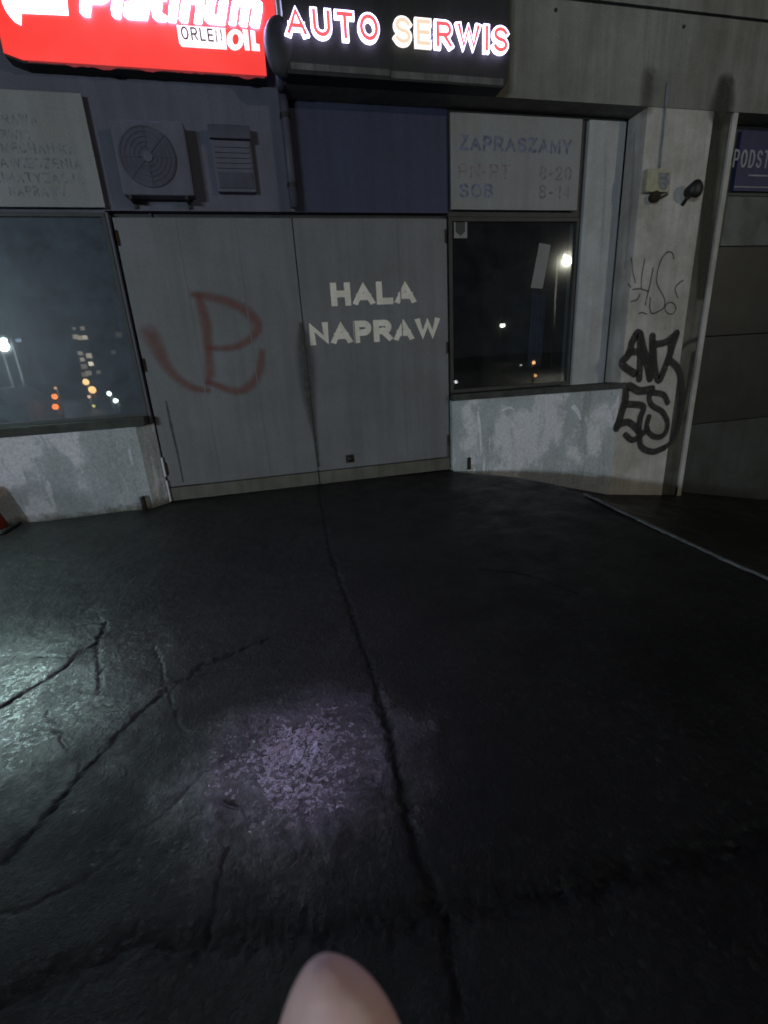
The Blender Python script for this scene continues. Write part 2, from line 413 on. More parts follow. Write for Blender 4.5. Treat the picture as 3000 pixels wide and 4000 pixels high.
# ------------------------------------------------------------------ ground (one sheet, fine near the camera)
EDGE = [(0.3, 2.25), (-.1, 2.28), (-.4, 2.55), (-.74, 2.84), (-1.22, 3.07), (-1.75, 3.13), (-2.6, 3.05), (-3.48, 2.98), (-5, 2.93), (-300, 2.93)]
ey = np.array([e[0] for e in EDGE][::-1]); ex = np.array([e[1] for e in EDGE][::-1])
def edge_x(y): return np.interp(y, ey, ex)
us = np.concatenate([[-300, -150, -80, -45, -28, -18, -12, -9, -7, -5.6, -4.6, -4.0, -3.6], np.arange(-3.3, -1.9, .014), np.arange(-1.9, 1.0, .0075), np.arange(1.0, 2.99, .0125), [3.0, 3.012],
                     np.arange(3.05, 5, .05), np.arange(5, 10, .2), [11, 13, 16, 20, 28, 45, 80, 150, 300]])
vs = np.concatenate([[.6, .25, .1], np.arange(0, -2.8, -.014), np.arange(-2.8, -5.5, -.0075), np.arange(-5.5, -6.3, -.0125), np.arange(-6.35, -9, -.08), [-9.5, -10.5, -12, -14, -17, -21, -27, -36, -50, -75, -110, -160, -230, -300]])
Ug, Vg = np.meshgrid(us, vs)
E_ = edge_x(Vg); wgt = np.clip(1-np.abs(Ug-3.0)/2.5, 0, 1); wgt = wgt*wgt*(3-2*wgt)
X = Ug+(E_-3.0)*wgt; Y = Vg
def vnoise(x, y, s, seed):
    r = np.random.default_rng(seed); G = r.random((256, 256)); fx = x*s+100; fy = y*s+100
    ix = np.floor(fx).astype(int); iy = np.floor(fy).astype(int); tx = fx-ix; ty = fy-iy
    tx = tx*tx*(3-2*tx); ty = ty*ty*(3-2*ty); g = lambda a, b: G[a % 256, b % 256]
    return (g(ix, iy)*(1-tx)*(1-ty)+g(ix+1, iy)*tx*(1-ty)+g(ix, iy+1)*(1-tx)*ty+g(ix+1, iy+1)*tx*ty)-.5
fine = ((X > -3.6) & (Y > -6.6)).astype(float)
left_rough = np.clip((0.34-X)/.1, 0, 1)
Z = .022*vnoise(X, Y, .9, 1)+.010*vnoise(X, Y, 2.7, 2)+.006*vnoise(X, Y, 7, 3)*fine
Z += fine*(.35+.65*left_rough)*(.0036*vnoise(X, Y, 15, 4)+.0022*vnoise(X, Y, 31, 5)+.0010*vnoise(X, Y, 90, 6))
# ponded hollow that holds water
groove_dark = np.zeros(X.shape)  # mask that makes the asphalt darker and duller along the main grooves
def groove(pts, wd, dp, jit=.012, px=True, lip=0.0, side=0, tw=0.0):
    global Z
    P = [gr(*p) for p in pts] if px else pts
    P = [(a, b) for a, b in P]; Q = []
    for (a, b), (c, d) in zip(P[:-1], P[1:]):
        L = math.hypot(c-a, d-b); k = max(2, int(L/.022))
        for i in range(k):
            t = i/k; Q.append((a+(c-a)*t, b+(d-b)*t))
    Q.append(P[-1]); Q = [(a+random.uniform(-jit, jit), b+random.uniform(-jit, jit)) for a, b in Q]
    Dm = np.full(X.shape, 9.0); sg = np.zeros(X.shape)
    qx = [q[0] for q in Q]; qy = [q[1] for q in Q]
    msk = (X > min(qx)-.3) & (X < max(qx)+.3) & (Y > min(qy)-.3) & (Y < max(qy)+.3)
    xs, ys = X[msk], Y[msk]; dm = np.full(xs.shape, 9.0); s_ = np.zeros(xs.shape)
    for (a, b), (c, d) in zip(Q[:-1], Q[1:]):
        l2 = (c-a)**2+(d-b)**2+1e-9; t = np.clip(((xs-a)*(c-a)+(ys-b)*(d-b))/l2, 0, 1)
        e = np.hypot(xs-a-t*(c-a), ys-b-t*(d-b)); m_ = e < dm
        cr = (c-a)*(ys-b)-(d-b)*(xs-a); s_ = np.where(m_, np.sign(cr), s_); dm = np.where(m_, e, dm)
    rg = 1+.9*vnoise(xs, ys, 30, 11)+.8*vnoise(xs, ys, 75, 12); wv = wd*np.clip(1+1.3*vnoise(xs, ys, 22, 13)+.8*vnoise(xs, ys, 60, 14), .35, 2)
    Z[msk] -= dp*np.clip(rg, 0, 2)*np.exp(-(dm/wv)**2)
    if tw: groove_dark[msk] = np.maximum(groove_dark[msk], np.clip(1.25-dm/(tw*np.clip(1+.8*vnoise(xs, ys, 9, 15)+.9*vnoise(xs, ys, 40, 16), .4, 2)), 0, 1))
    if lip: Z[msk] += lip*np.exp(-np.maximum(0, dm-wd*.8)/.10)*(s_ == side)*(dm > wd*.5)
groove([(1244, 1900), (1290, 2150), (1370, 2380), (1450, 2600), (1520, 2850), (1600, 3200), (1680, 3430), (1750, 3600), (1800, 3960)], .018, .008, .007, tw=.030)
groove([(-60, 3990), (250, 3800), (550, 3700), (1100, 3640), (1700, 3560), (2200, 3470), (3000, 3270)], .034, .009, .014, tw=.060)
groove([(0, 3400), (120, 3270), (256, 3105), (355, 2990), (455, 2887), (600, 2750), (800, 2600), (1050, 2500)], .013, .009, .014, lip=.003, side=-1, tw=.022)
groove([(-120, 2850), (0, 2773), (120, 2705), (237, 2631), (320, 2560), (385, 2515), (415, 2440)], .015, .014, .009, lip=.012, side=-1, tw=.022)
groove([(385, 2515), (392, 2600), (395, 2720)], .008, .008, .010, lip=.004, side=1)
groove([(610, 2530), (630, 2600), (650, 2680), (720, 2860)], .006, .006, .012, lip=.003, side=1)
groove([(140, 2572), (230, 2575), (330, 2568)], .006, .007, .010)
groove([(190, 2790), (260, 2930), (330, 3010)], .006, .007, .014)
groove([(890, 3310), (850, 3500), (810, 3720)], .007, .006, .010)
groove([(860, 3120), (960, 3165), (1080, 3240), (1170, 3300)], .005, .006, .014)
for k in range(9):
    a = random.uniform(-3, 2.6); b = random.uniform(-4.8, -.6); an = random.uniform(0, 3.1); pts = [(a, b)]
    for i in range(random.randint(4, 9)):
        an += random.uniform(-.6, .6); a += .16*math.cos(an); b += .16*math.sin(an); pts.append((a, b))
    groove(pts, .005, .005, .01, px=False)
# the yard to the right lies lower and falls away
dx = X-E_
low = np.interp(X, [2, 3.3, 4.6, 5.9, 8, 11, 300], [-.10, -.22, -.57, -.74, -1.17, -1.45, -1.45])
fall = np.where(dx > .004, 1.0, 0.0)
blend = np.clip((Y+11)/5, 0, 1); blend = blend*blend*(3-2*blend)
Z = Z*(1-.5*fall)+fall*blend*np.minimum(low, -.10)
Z = np.where(Y < -11, Z*.3, Z)
Hh, Ww = X.shape
co = np.stack([X, Y, Z], -1).reshape(-1, 3).astype(np.float32)
idx = np.arange(Hh*Ww).reshape(Hh, Ww)
q = np.stack([idx[:-1, :-1], idx[1:, :-1], idx[1:, 1:], idx[:-1, 1:]], -1).reshape(-1, 4)
me = bpy.data.meshes.new('ground'); me.vertices.add(len(co)); me.vertices.foreach_set('co', co.ravel())
me.loops.add(q.size); me.loops.foreach_set('vertex_index', q.ravel().astype(np.int32)); me.polygons.add(len(q))
me.polygons.foreach_set('loop_start', np.arange(0, q.size, 4, dtype=np.int32)); me.polygons.foreach_set('loop_total', np.full(len(q), 4, dtype=np.int32))
me.update(calc_edges=True); me.validate()
ta_ = me.attributes.new('groove_dark', 'FLOAT', 'POINT'); ta_.data.foreach_set('value', groove_dark.ravel().astype(np.float32))
def asphalt():
    m, n, b = mat('wet_asphalt')
    big = noise(n, 1.1, 6, .65); agg = N(n, 'ShaderNodeTexVoronoi'); agg.inputs['Scale'].default_value = 52
    n.links.new(coords(n), agg.inputs['Vector'])
    c = ramp(n, big, [(.35, (.008, .008, .0075)), (.65, (.017, .0165, .015))])
    st = ramp(n, agg.outputs['Color'], [(.0, g3(.55)), (.8, g3(1.2)), (.97, g3(2.2))])
    c = mixc(n, 1.0, c, st, 'MULTIPLY')
    # right-hand strip is newer, smoother and less wet
    gp = N(n, 'ShaderNodeNewGeometry'); sx = N(n, 'ShaderNodeSeparateXYZ'); n.links.new(gp.outputs['Position'], sx.inputs[0])
    rt = N(n, 'ShaderNodeMapRange'); n.links.new(sx.outputs['X'], rt.inputs[0]); rt.inputs[1].default_value = .30; rt.inputs[2].default_value = 1.5
    # two shallow wet hollows with ragged outlines hold a film of water; elsewhere the asphalt is only damp
    def hollow(cx, cy, rx, ry, k):
        mp = N(n, 'ShaderNodeMapping'); mp.vector_type = 'TEXTURE'; mp.inputs['Location'].default_value = (cx, cy, 0); mp.inputs['Scale'].default_value = (rx, ry, 1)
        n.links.new(gp.outputs['Position'], mp.inputs[0]); ln = N(n, 'ShaderNodeVectorMath', operation='LENGTH'); n.links.new(mp.outputs[0], ln.inputs[0])
        ad = N(n, 'ShaderNodeMath', operation='MULTIPLY_ADD'); n.links.new(noise(n, 4.5, 7, .72), ad.inputs[0]); ad.inputs[1].default_value = k; n.links.new(ln.outputs['Value'], ad.inputs[2])
        r_ = N(n, 'ShaderNodeMapRange', interpolation_type='SMOOTHSTEP'); ae = N(n, 'ShaderNodeMath', operation='MULTIPLY_ADD'); n.links.new(noise(n, 28, 5, .75), ae.inputs[0]); ae.inputs[1].default_value = 1.3; n.links.new(ad.outputs[0], ae.inputs[2])
        n.links.new(ae.outputs[0], r_.inputs[0]); k += 1.3; r_.inputs[1].default_value = -.05+k*.5; r_.inputs[2].default_value = 1.55+k*.5
        r_.inputs[3].default_value = 1; r_.inputs[4].default_value = 0; return r_.outputs[0]
    mxw = N(n, 'ShaderNodeMath', operation='MAXIMUM'); n.links.new(hollow(-.08, -4.34, .44, .36, 1.7), mxw.inputs[0]); n.links.new(hollow(-1.75, -3.62, .85, .72, 1.4), mxw.inputs[1])
    brk = ramp(n, noise(n, 42, 7, .82), [(.38, g3(.3)), (.59, g3(1))]); spots = ramp(n, noise(n, 11, 8, .85), [(.60, g3(0)), (.68, g3(.8))])
    lf_ = N(n, 'ShaderNodeMapRange'); n.links.new(sx.outputs['X'], lf_.inputs[0]); lf_.inputs[1].default_value = .5; lf_.inputs[2].default_value = -.6
    wet = mixc(n, 1.0, mxw.outputs[0], brk, 'MULTIPLY'); sp_ = mixc(n, 1.0, spots, lf_.outputs[0], 'MULTIPLY'); wet = mixc(n, 1.0, wet, sp_, 'LIGHTEN')
    tr_ = N(n, 'ShaderNodeAttribute', attribute_name='groove_dark'); tf = N(n, 'ShaderNodeMath', operation='MULTIPLY'); n.links.new(tr_.outputs['Fac'], tf.inputs[0]); tf.inputs[1].default_value = .36; c = mixc(n, tf.outputs[0], c, (.005, .005, .005))
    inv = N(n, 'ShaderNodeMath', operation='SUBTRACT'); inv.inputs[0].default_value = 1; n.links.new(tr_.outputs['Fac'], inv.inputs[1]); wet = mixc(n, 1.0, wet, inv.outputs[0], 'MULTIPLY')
    damp = ramp(n, noise(n, 3.0, 6, .7), [(.38, g3(.36)), (.62, g3(.58))])
    rr = mixc(n, wet, damp, g3(.13)); n.links.new(rr, b.inputs['Roughness'])
    sp = mixc(n, rt.outputs[0], g3(.30), g3(.20)); sp = mixc(n, 1.0, sp, mixc(n, tf.outputs[0], g3(1), g3(.3)), 'MULTIPLY'); sp = mixc(n, wet, sp, g3(1.0)); n.links.new(sp, b.inputs['Specular IOR Level'])
    n.links.new(c, b.inputs['Base Color'])
    ft = N(n, 'ShaderNodeTexVoronoi'); ft.inputs['Scale'].default_value = 120; n.links.new(coords(n), ft.inputs['Vector'])
    h1 = ramp(n, agg.outputs['Distance'], [(0, g3(1)), (.55, g3(0))]); h1 = mixc(n, .75, h1, agg.outputs['Color'], 'MULTIPLY')
    h1b = ramp(n, ft.outputs['Distance'], [(0, g3(1)), (.5, g3(0))]); h1 = mixc(n, .3, h1, h1b)
    h2 = noise(n, 48, 8, .8); hm = mixc(n, .5, h1, h2)
    bump(n, b, hm, .6, .011)
    bs_ = N(n, 'ShaderNodeMapRange'); n.links.new(wet, bs_.inputs[0]); bs_.inputs[3].default_value = .62; bs_.inputs[4].default_value = .24
    n.links.new(bs_.outputs[0], b.inputs['Normal'].links[0].from_node.inputs['Strength'])
    n.links.new(wet, b.inputs['Coat Weight']); b.inputs['Coat Roughness'].default_value = .09; b.inputs['Coat IOR'].default_value = 2.1; n.links.new(b.inputs['Normal'].links[0].from_socket, b.inputs['Coat Normal']); return m
M['asphalt'] = asphalt()
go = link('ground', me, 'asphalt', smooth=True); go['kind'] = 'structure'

# pale worn kerb edge of the raised slab
kb = MB(); kn = 60; rows = []
for i in range(kn+1):
    y = -1.72-2.35*i/kn; x = float(edge_x(y)); wdt = .022*(.75+.5*random.random())*(1 if i < 44 else max(.15, 1-.07*(i-44)))
    zc = .020+random.uniform(-.002, .002)
    rows.append([kb.bm.verts.new(p) for p in ((x-wdt, y, zc-.014), (x-wdt+.006, y, zc), (x+.008, y, zc), (x+.014, y, zc-.20))])
for a, b in zip(rows[:-1], rows[1:]):
    for j in range(3): kb.bm.faces.new((a[j], a[j+1], b[j+1], b[j]))
ko = kb.build('kerb', 'kerb'); ko['kind'] = 'structure'

# ------------------------------------------------------------------ the garage building
PF = -.28                                     # front plane of fascia and pier
B = thing('garage_building', 'grimy grey plastered car repair hall with tall steel gate, window bays and a graffiti pier', 'building', (1, 0, 0))
# wall over and around the openings (butted panels)
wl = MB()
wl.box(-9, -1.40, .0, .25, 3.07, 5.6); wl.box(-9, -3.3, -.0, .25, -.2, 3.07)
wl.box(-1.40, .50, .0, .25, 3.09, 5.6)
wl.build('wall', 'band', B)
MB().box(.50, 2.285, .012, .25, 3.09, 4.10).build('blue_panel', 'blue_panel', B)
MB().box(2.285, 4.66, .03, .25, 3.06, 4.10).build('lintel', 'dark_frame', B)
MB().box(.46, 15, .0, .3, 4.10, 5.6).box(5.92, 6.22, .02, .25, -1.6, 4.10).box(9.9, 15, .0, .25, -2, 4.1).build('rear_wall', 'plaster', B)
# projecting fascia with parapet above, joint left open between them
MB().box(.50, 15, PF, -.002, 4.09, 4.944).build('fascia', 'fascia', B)
MB().box(.50, 15, PF+.02, -.002, 4.946, 4.962).build('joint', 'dark_frame', B)
MB().box(-9, 15, PF-.05, .3, 5.62, 7.4).box(.50, 15, PF-.02, -.002, 4.964, 5.618).build('parapet', 'fascia', B)
for px_, py_ in ((2170, 40), (2670, 105)):
    x_, z_ = at(px_, py_, PF); MB().tube((x_, PF-.012, z_), (x_, PF+.01, z_), .016).build('bolt', 'black', B)
# pier
MB().box(4.63, 5.56, PF+.002, .25, -1.0, 4.088, .006).build('pier', 'pier', B)
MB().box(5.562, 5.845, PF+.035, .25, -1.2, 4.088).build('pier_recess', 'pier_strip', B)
MB().box(5.847, 5.92, PF+.004, .25, -1.2, 4.088, .004).build('pier_edge', 'pier', B)
# dark damp patches and rust-streaked hole above the pier
def patch(name, pts, Y, m, parent): return ribbons(name, [pxstroke(p, Y, 0.1) for p in pts], Y, m, parent)
ribbons('damp_stain', [pxstroke([(2537, 305, .30), (2532, 355, .32), (2526, 412, .28)], PF, .1)], PF-.001, 'soot_light', B)
ribbons('damp_stain', [pxstroke([(2832, 345, .36), (2826, 385, .44), (2818, 425, .46)], PF, .1)], PF-.001, 'soot', B)
ribbons('damp_stain', [pxstroke([(2800, 436, .30), (2785, 560, .30), (2770, 760, .29), (2755, 950, .28), (2740, 1150, .20)], PF+.035, .1)], PF+.034, 'soot', B)
ribbons('damp_stain', [pxstroke([(2476, 520, .03), (2470, 700, .07), (2455, 900, .05), (2440, 1050, .03)], PF, .1)], PF-.0005, 'grime_light', B)
# pilaster panel right of the window
MB().box(4.06, 4.565, -.02, .25, .93, 4.05, .004).build('pilaster', 'white_frame', B)
MB().box(4.567, 4.628, .03, .25, .93, 4.09).build('joint', 'dark_frame', B)
# low walls
def slab(bm, outline, z0, z1):
    a = [bm.verts.new((x, y, z0)) for x, y in outline]; b = [bm.verts.new((x, y, z1)) for x, y in outline]
    bm.faces.new(a[::-1]); bm.faces.new(b); k = len(a)
    for i in range(k): bm.faces.new((a[i], a[(i+1) % k], b[(i+1) % k], b[i]))
lw = MB()
slabr = [(2.285, .25), (2.285, -.03), (3.4, -.14), (4.632, PF-.001), (4.632, .25)]
slab(lw.bm, slabr, -.95, .938); lw.build('low_wall', 'low_wall', B)
LY = -.14
l2 = MB(); bm_ = l2.bm
top = [(-3.6, .25), (-3.6, LY), (-1.53, LY), (-1.375, .02), (-1.375, .25)]
slab(bm_, top, -.2, .955); l2.build('low_wall', 'low_wall', B)

# bright leftover paint runs and worn grey patches on the low wall right of the gate
def front_y(x): return float(np.interp(x, [2.285, 3.4, 4.63], [-.03, -.14, PF]))
def wall_strokes(name, sts, m):
    for st in sts:
        pts = []
        for (px_, py_, w_) in st:
            yy = -.1
            for _ in range(4): yy = front_y(at(px_, py_, yy)[0])
            x_, z_ = at(px_, py_, yy); pts.append((x_, z_, w_))
        o = ribbons(name, [smoothline(pts, 8)], 0, m, None)
        me_ = o.data
        for v in me_.vertices: v.co.y = front_y(v.co.x)-(.0012 if m == 'worn' else .002)
        me_.transform(Matrix.Translation(-B.location)); o.parent = B
wall_strokes('paint_run', [[(2240, 1590, .10), (2256, 1610, .09), (2268, 1640, .02)], [(1866, 1610, .05), (1874, 1680, .06), (1880, 1770, .03)], [(1960, 1603, .04), (1990, 1592, .06), (2008, 1600, .03)]], 'peel')

# gate: two tall steel leaves
MB().box(-1.372, 2.283, .10, .24, 3.04, 3.088).box(-1.374, -1.352, .05, .24, 0, 3.04).box(2.262, 2.283, .05, .24, 0, 3.04).build('gate_frame', 'dark_frame', B)
def leaf(x0, x1):
    L = MB().box(x0, x1, .02, .07, .19, 3.036, .003).build('gate_leaf', 'door', B)
    MB().box(x0, x1, .012, .075, .015, .176, .003).build('bottom_rail', 'door_rail', L)
    # folded vertical seams of the sheet
    k = MB()
    for i in range(1, 3):
        x = x0+(x1-x0)*i/3; k.box(x-.006, x+.006, .0165, .0195, .20, 3.03)
    k.build('sheet_seam', 'door', L)
    for z in (.42, 1.6, 2.85):
        xx = x0+.014 if x0 < 0 else x1-.014
        MB().tube((xx, .008, z-.07), (xx, .008, z+.07), .011).build('hinge', 'rust', L)
    return L
LL = leaf(-1.350, .452); LR = leaf(.466, 2.260)
MB().box(.4525, .4655, .03, .06, .02, 3.03).build('gate_seal', 'black', B)
# lock and hole near the bottom of the right leaf
hx, hz = at(1368, 1793, .01)
MB().tube((hx, .0, hz), (hx, .022, hz), .035, seg=18).build('lock', 'black', LR, True)
MB().box(hx-.055, hx+.055, .013, .0195, hz-.05, hz+.055, .003).build('lock_plate', 'rust', LR)
# HALA NAPRAW
a0 = at(1286, 1112, .02); a1 = at(1296, 1200, .02); a2 = at(1625, 1183, .02)
b0 = at(1199, 1268, .02); b1 = at(1216, 1351, .02); b2 = at(1724, 1325, .02)
write('lettering', [dict(text='HALA', x=a1[0], z=a1[1]+.01, h=.250, wd=.072, total=a2[0]-a1[0], gap=.10, wide=1.05),
                    dict(text='NAPRAW', x=b1[0]-.01, z=b1[1]+.005, h=.250, wd=.072, total=b2[0]-b1[0]-.01, gap=.10, wide=1.05)], .0195, 'white_paint', LR, .0008)
# red sprayed anchor sign
S5 = .7836; O5 = (500, 800)
ribbons('graffiti', [pxstroke([(350, 455, 0.125), (375, 540, 0.177), (392, 620, 0.177), (400, 740, 0.146), (407, 830, 0.177), (400, 885, 0.125)], .0195, .07, S5, O5),
                     pxstroke([(325, 448, 0.104), (420, 462, 0.146), (520, 490, 0.156), (600, 540, 0.187), (645, 600, 0.187), (625, 655, 0.146), (560, 700, 0.125), (480, 716, 0.104), (405, 712, 0.083)], .0195, .07, S5, O5),
                     pxstroke([(110, 645, 0.270), (150, 720, 0.250), (190, 800, 0.187), (240, 860, 0.156), (320, 912, 0.135), (400, 925, 0.104)], .0195, .07, S5, O5),
                     pxstroke([(400, 885, 0.104), (460, 905, 0.125), (540, 930, 0.146), (610, 900, 0.166), (655, 830, 0.166), (668, 735, 0.125)], .0195, .07, S5, O5)], .0185, 'spray_red', LL)
# oily hand grime along the meeting edges
ribbons('grime', [pxstroke([(865, 600, .10), (878, 700, .26), (890, 800, .32), (900, 920, .26), (915, 1040, .18), (932, 1150, .10), (950, 1300, .06)], .0195, .07, S5, O5)], .0190, 'grime', LR)
ribbons('grime', [pxstroke([(1595, 1150, .04), (1598, 1230, .09), (1600, 1300, .12)], .0195, .07, S5, O5)], .0190, 'moss', LR)
ribbons('grime', [pxstroke([(190, 980, .03), (215, 1100, .05), (250, 1250, .04), (275, 1380, .03)], .0195, .07, S5, O5)], .0190, 'grime', LL)

# windows
def window(x0, x1, z0, z1, yf, mframe, fw_=.05, mull=(), gm='glass', back=2.8, parent=None):
    p = MB().box(x0+fw_*.5, x1-fw_*.5, yf+.035, yf+.041, z0+fw_*.5, z1-fw_*.5)
    W = thing_child = bpy.data.objects.new('window', None)
    COL.objects.link(W); W.parent = B; W.empty_display_size = .1
    f = MB().box(x0, x1, yf, yf+.08, z0, z0+fw_, .003).box(x0, x1, yf, yf+.08, z1-fw_, z1, .003)
    f.box(x0, x0+fw_, yf+.002, yf+.078, z0+fw_, z1-fw_).box(x1-fw_, x1, yf+.002, yf+.078, z0+fw_, z1-fw_)
    for mx_ in mull: f.box(mx_-.02, mx_+.02, yf+.004, yf+.07, z0+fw_, z1-fw_)
    f.build('frame', mframe, W); p.build('pane', gm, W)
    # the unlit room behind
    r = MB(); y0, y1 = yf+.10, yf+back
    for bx in ((x0-.4, x1+.4, y1, y1+.02, z0-.9, z1+.3), (x0-.42, x0-.4, y0, y1, z0-.9, z1+.3), (x1+.4, x1+.42, y0, y1, z0-.9, z1+.3), (x0-.4, x1+.4, y0, y1, z0-.92, z0-.9), (x0-.4, x1+.4, y0, y1, z1+.3, z1+.32)):
        r.box(*bx)
    r.build('room', 'room', W)
    return W
W1 = window(2.288, 4.055, 1.03, 3.055, .02, 'dark_frame', .045)
W2 = window(-3.3, -1.402, 1.055, 3.065, -.03, 'dark_frame', .035, gm='glass_left')
sb = MB(); slab(sb.bm, [(2.286, .02), (2.286, -.075), (3.4, -.175), (4.62, PF-.02), (4.70, PF-.02), (4.70, PF+.001), (4.627, PF+.001), (4.627, .02)], .94, 1.02); sb.build('sill', 'sill', W1)
MB().box(-3.6, -1.415, LY-.05, .05, .957, 1.053, .008).build('sill', 'sill', W2)
# reveal trim at the end of the left bay
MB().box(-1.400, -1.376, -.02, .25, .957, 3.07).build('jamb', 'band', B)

# graffiti on the pier
S7 = .6785; O7 = (2300, 800); GY = PF+.001
def ps(pts, w_): return pxstroke(pts, GY, w_*2.05, S7, O7, 6)
ribbons('graffiti', [
    ps([(262, 972), (190, 915), (232, 858), (250, 790), (288, 738), (296, 860), (290, 1000)], .062),
    ps([(228, 852), (290, 850), (325, 900), (350, 1000)], .055), ps([(300, 745), (322, 840), (350, 900)], .05),
    ps([(366, 760), (362, 880), (352, 1000)], .062),
    ps([(372, 800), (378, 930), (402, 1012), (440, 930), (468, 850), (470, 790)], .060),
    ps([(372, 805), (440, 792), (482, 760), (505, 740)], .055), ps([(505, 745), (480, 820), (455, 900)], .06),
    ps([(470, 900), (515, 950), (535, 1050), (540, 1140)], .06),
    ps([(362, 1062), (290, 1072), (222, 1046), (205, 1140), (160, 1285)], .066),
    ps([(212, 1148), (310, 1160), (295, 1230), (285, 1305)], .058), ps([(160, 1272), (225, 1252), (285, 1300)], .06),
    ps([(452, 1138), (425, 1092), (352, 1088), (358, 1150), (425, 1196), (452, 1262), (430, 1325), (375, 1335), (332, 1290), (345, 1222)], .05),
    ps([(210, 1325), (250, 1355), (300, 1325), (335, 1290)], .052),
    ps([(290, 1305), (300, 1392), (365, 1422), (430, 1400)], .055),
], GY, 'spray_black', B)
S7b = .2411; O7b = (2400, 950)
def ph(pts, w_=.016): return pxstroke(pts, GY, w_*1.7, S7b, O7b, 6)
circ = [(905+88*math.cos(t*.7), 1055+95*math.sin(t*.7)) for t in range(10)]
ribbons('graffiti', [ph([(270, 240), (290, 350), (300, 480), (340, 640)]), ph([(490, 260), (460, 420), (440, 560), (435, 720)]),
    ph([(625, 400), (600, 540), (570, 700), (545, 790)], .019), ph([(220, 660), (262, 712)]), ph([(300, 750), (420, 740), (550, 780)], .018), ph([(410, 830), (370, 910), (270, 945)], .018),
    ph([(545, 790), (520, 900), (500, 1000)]), ph([(960, 250), (935, 160), (850, 150), (760, 260), (700, 440), (680, 600), (705, 700), (780, 840), (815, 930), (800, 1040), (720, 1100), (620, 1140), (580, 1110), (570, 1000), (580, 880)], .017),
    ph(circ), ph([(1110, 600), (1020, 670), (980, 750), (1020, 880)], .018), ph([(390, 1140), (450, 1125), (520, 1150)])], GY, 'marker', B)
# faint continuation over the recessed strip
RY = PF+.034
ribbons('graffiti', [pxstroke([(620, 775, .10), (560, 800, .09), (505, 870, .04)], RY, .08, S7, O7), pxstroke([(600, 860, .10), (575, 1010, .08), (548, 1150, .06)], RY, .08, S7, O7),
                     pxstroke([(600, 1195, .03), (560, 1200, .04), (550, 1240, .03)], RY, .03, S7, O7)], RY, 'spray_faint', B)
ribbons('graffiti', [ps([(430, 1400), (480, 1355), (520, 1250), (540, 1140)], .045)], GY-.008, 'spray_black', B)

# neighbouring bay on the right: sectional door with a glazed row
ND = bpy.data.objects.new('sectional_door', None); COL.objects.link(ND); ND.parent = B; ND.empty_display_size = .1
zz = [-1.6, .27, 1.55, 2.72]
for i in range(3):
    MB().box(6.225, 9.9, .05, .11, zz[i]+.006, zz[i+1]-.006, .004).build('door_panel', 'neigh_low' if i == 0 else 'neigh', ND)
MB().box(6.225, 9.9, .05, .055, 2.73, 3.32).build('pane', 'glass_r', ND)
MB().box(6.223, 6.28, .03, .12, 2.72, 3.32).box(7.9, 7.96, .03, .12, 2.72, 3.32).box(6.223, 9.9, .03, .12, 3.322, 4.098).build('frame', 'dark_frame', ND)
MB().box(6.3, 9.9, 1.6, 1.62, -1.6, 4).box(6.22, 9.9, .14, 1.6, 3.6, 3.62).build('room', 'room', ND)

# ------------------------------------------------------------------ boards and signs
# red lit sign
RY0 = -.16
def rp(px, py): return at(px, py, RY0)
RS = thing('illuminated_sign', 'large glowing red light box sign with white Platinum lettering, top left on the facade', 'sign', (-.7, 0, 4.1))
bl, br_ = rp(26, 232), rp(1041, 292)
x0, zb = rp(-60, 226)[0], (bl[1]+br_[1])/2
xr = rp(1078, 60)[0]; ztop = 5.55; xl = rp(10, 120)[0]
outl = [(xl+.06, zb+.0), (xr-.14, zb)] + [(xr-.14, zb+.02), (xr-.10, zb+.55), (xr, zb+.6), (xr, ztop), (xl-.10, ztop), (xl-.10, zb+.62), (xl-.04, zb+.34), (xl-.02, zb+.12)]
outl = [(xl+.10, zb), (br_[0], zb), (rp(1032, 180)[0], rp(1032, 180)[1]), (rp(1045, 110)[0], rp(1045, 110)[1]), (rp(1078, 72)[0], rp(1078, 72)[1]), (xr+.01, ztop), (xl-.14, ztop), (rp(2, 60)[0]-.03, rp(2, 60)[1]), (rp(0, 140)[0], rp(0, 140)[1]), (rp(14, 205)[0], rp(14, 205)[1])]
def red_mat():
    m, n, b = mat('lit_red_acrylic'); b.inputs['Base Color'].default_value = (.5, .02, .02, 1)
    c = ramp(n, noise(n, 1.3, 3, .5), [(.35, (1.0, .040, .028)), (.65, (1.0, .085, .075))])
    n.links.new(c, b.inputs['Emission Color']); b.inputs['Emission Strength'].default_value = .85; return m
M['lit_red'] = red_mat(); M['lit_emblem'] = glow('lit_emblem_acrylic', (.9, .86, 1.0), 3, (.8, .8, .8)); M['lit_white'] = glow('lit_white_acrylic', (.48, .57, 1.0), 52, (.8, .8, .8))
M['lit_dim_red'] = glow('lit_red_rim', (.45, .05, .06), .28, (.3, .03, .03))
def shrink(pl, k): return [(x+(k if x < -.7 else -k), z+(k if z < 4.8 else 0)) for x, z in pl]
MB().prism([(x, z-.02) for x, z in outl], RY0+.012, -.005).build('cabinet', 'cabinet', RS)
MB().prism(outl, RY0, RY0+.010).build('face', 'lit_red', RS)
dr = MB(); rn = 90; xa_, xb_ = xl+.14, br_[0]-.02; lowz = []; hz_ = .02
for k in range(rn+1):
    hz_ = min(.040, max(.012, hz_+random.uniform(-.008, .008))); lowz.append((xa_+(xb_-xa_)*k/rn, zb-hz_))
dr.prism(lowz+[(xb_, zb-.0005), (xa_, zb-.0005)], RY0+.004, RY0+.011)
dr.build('lower_rim', 'lit_dim_red', RS)
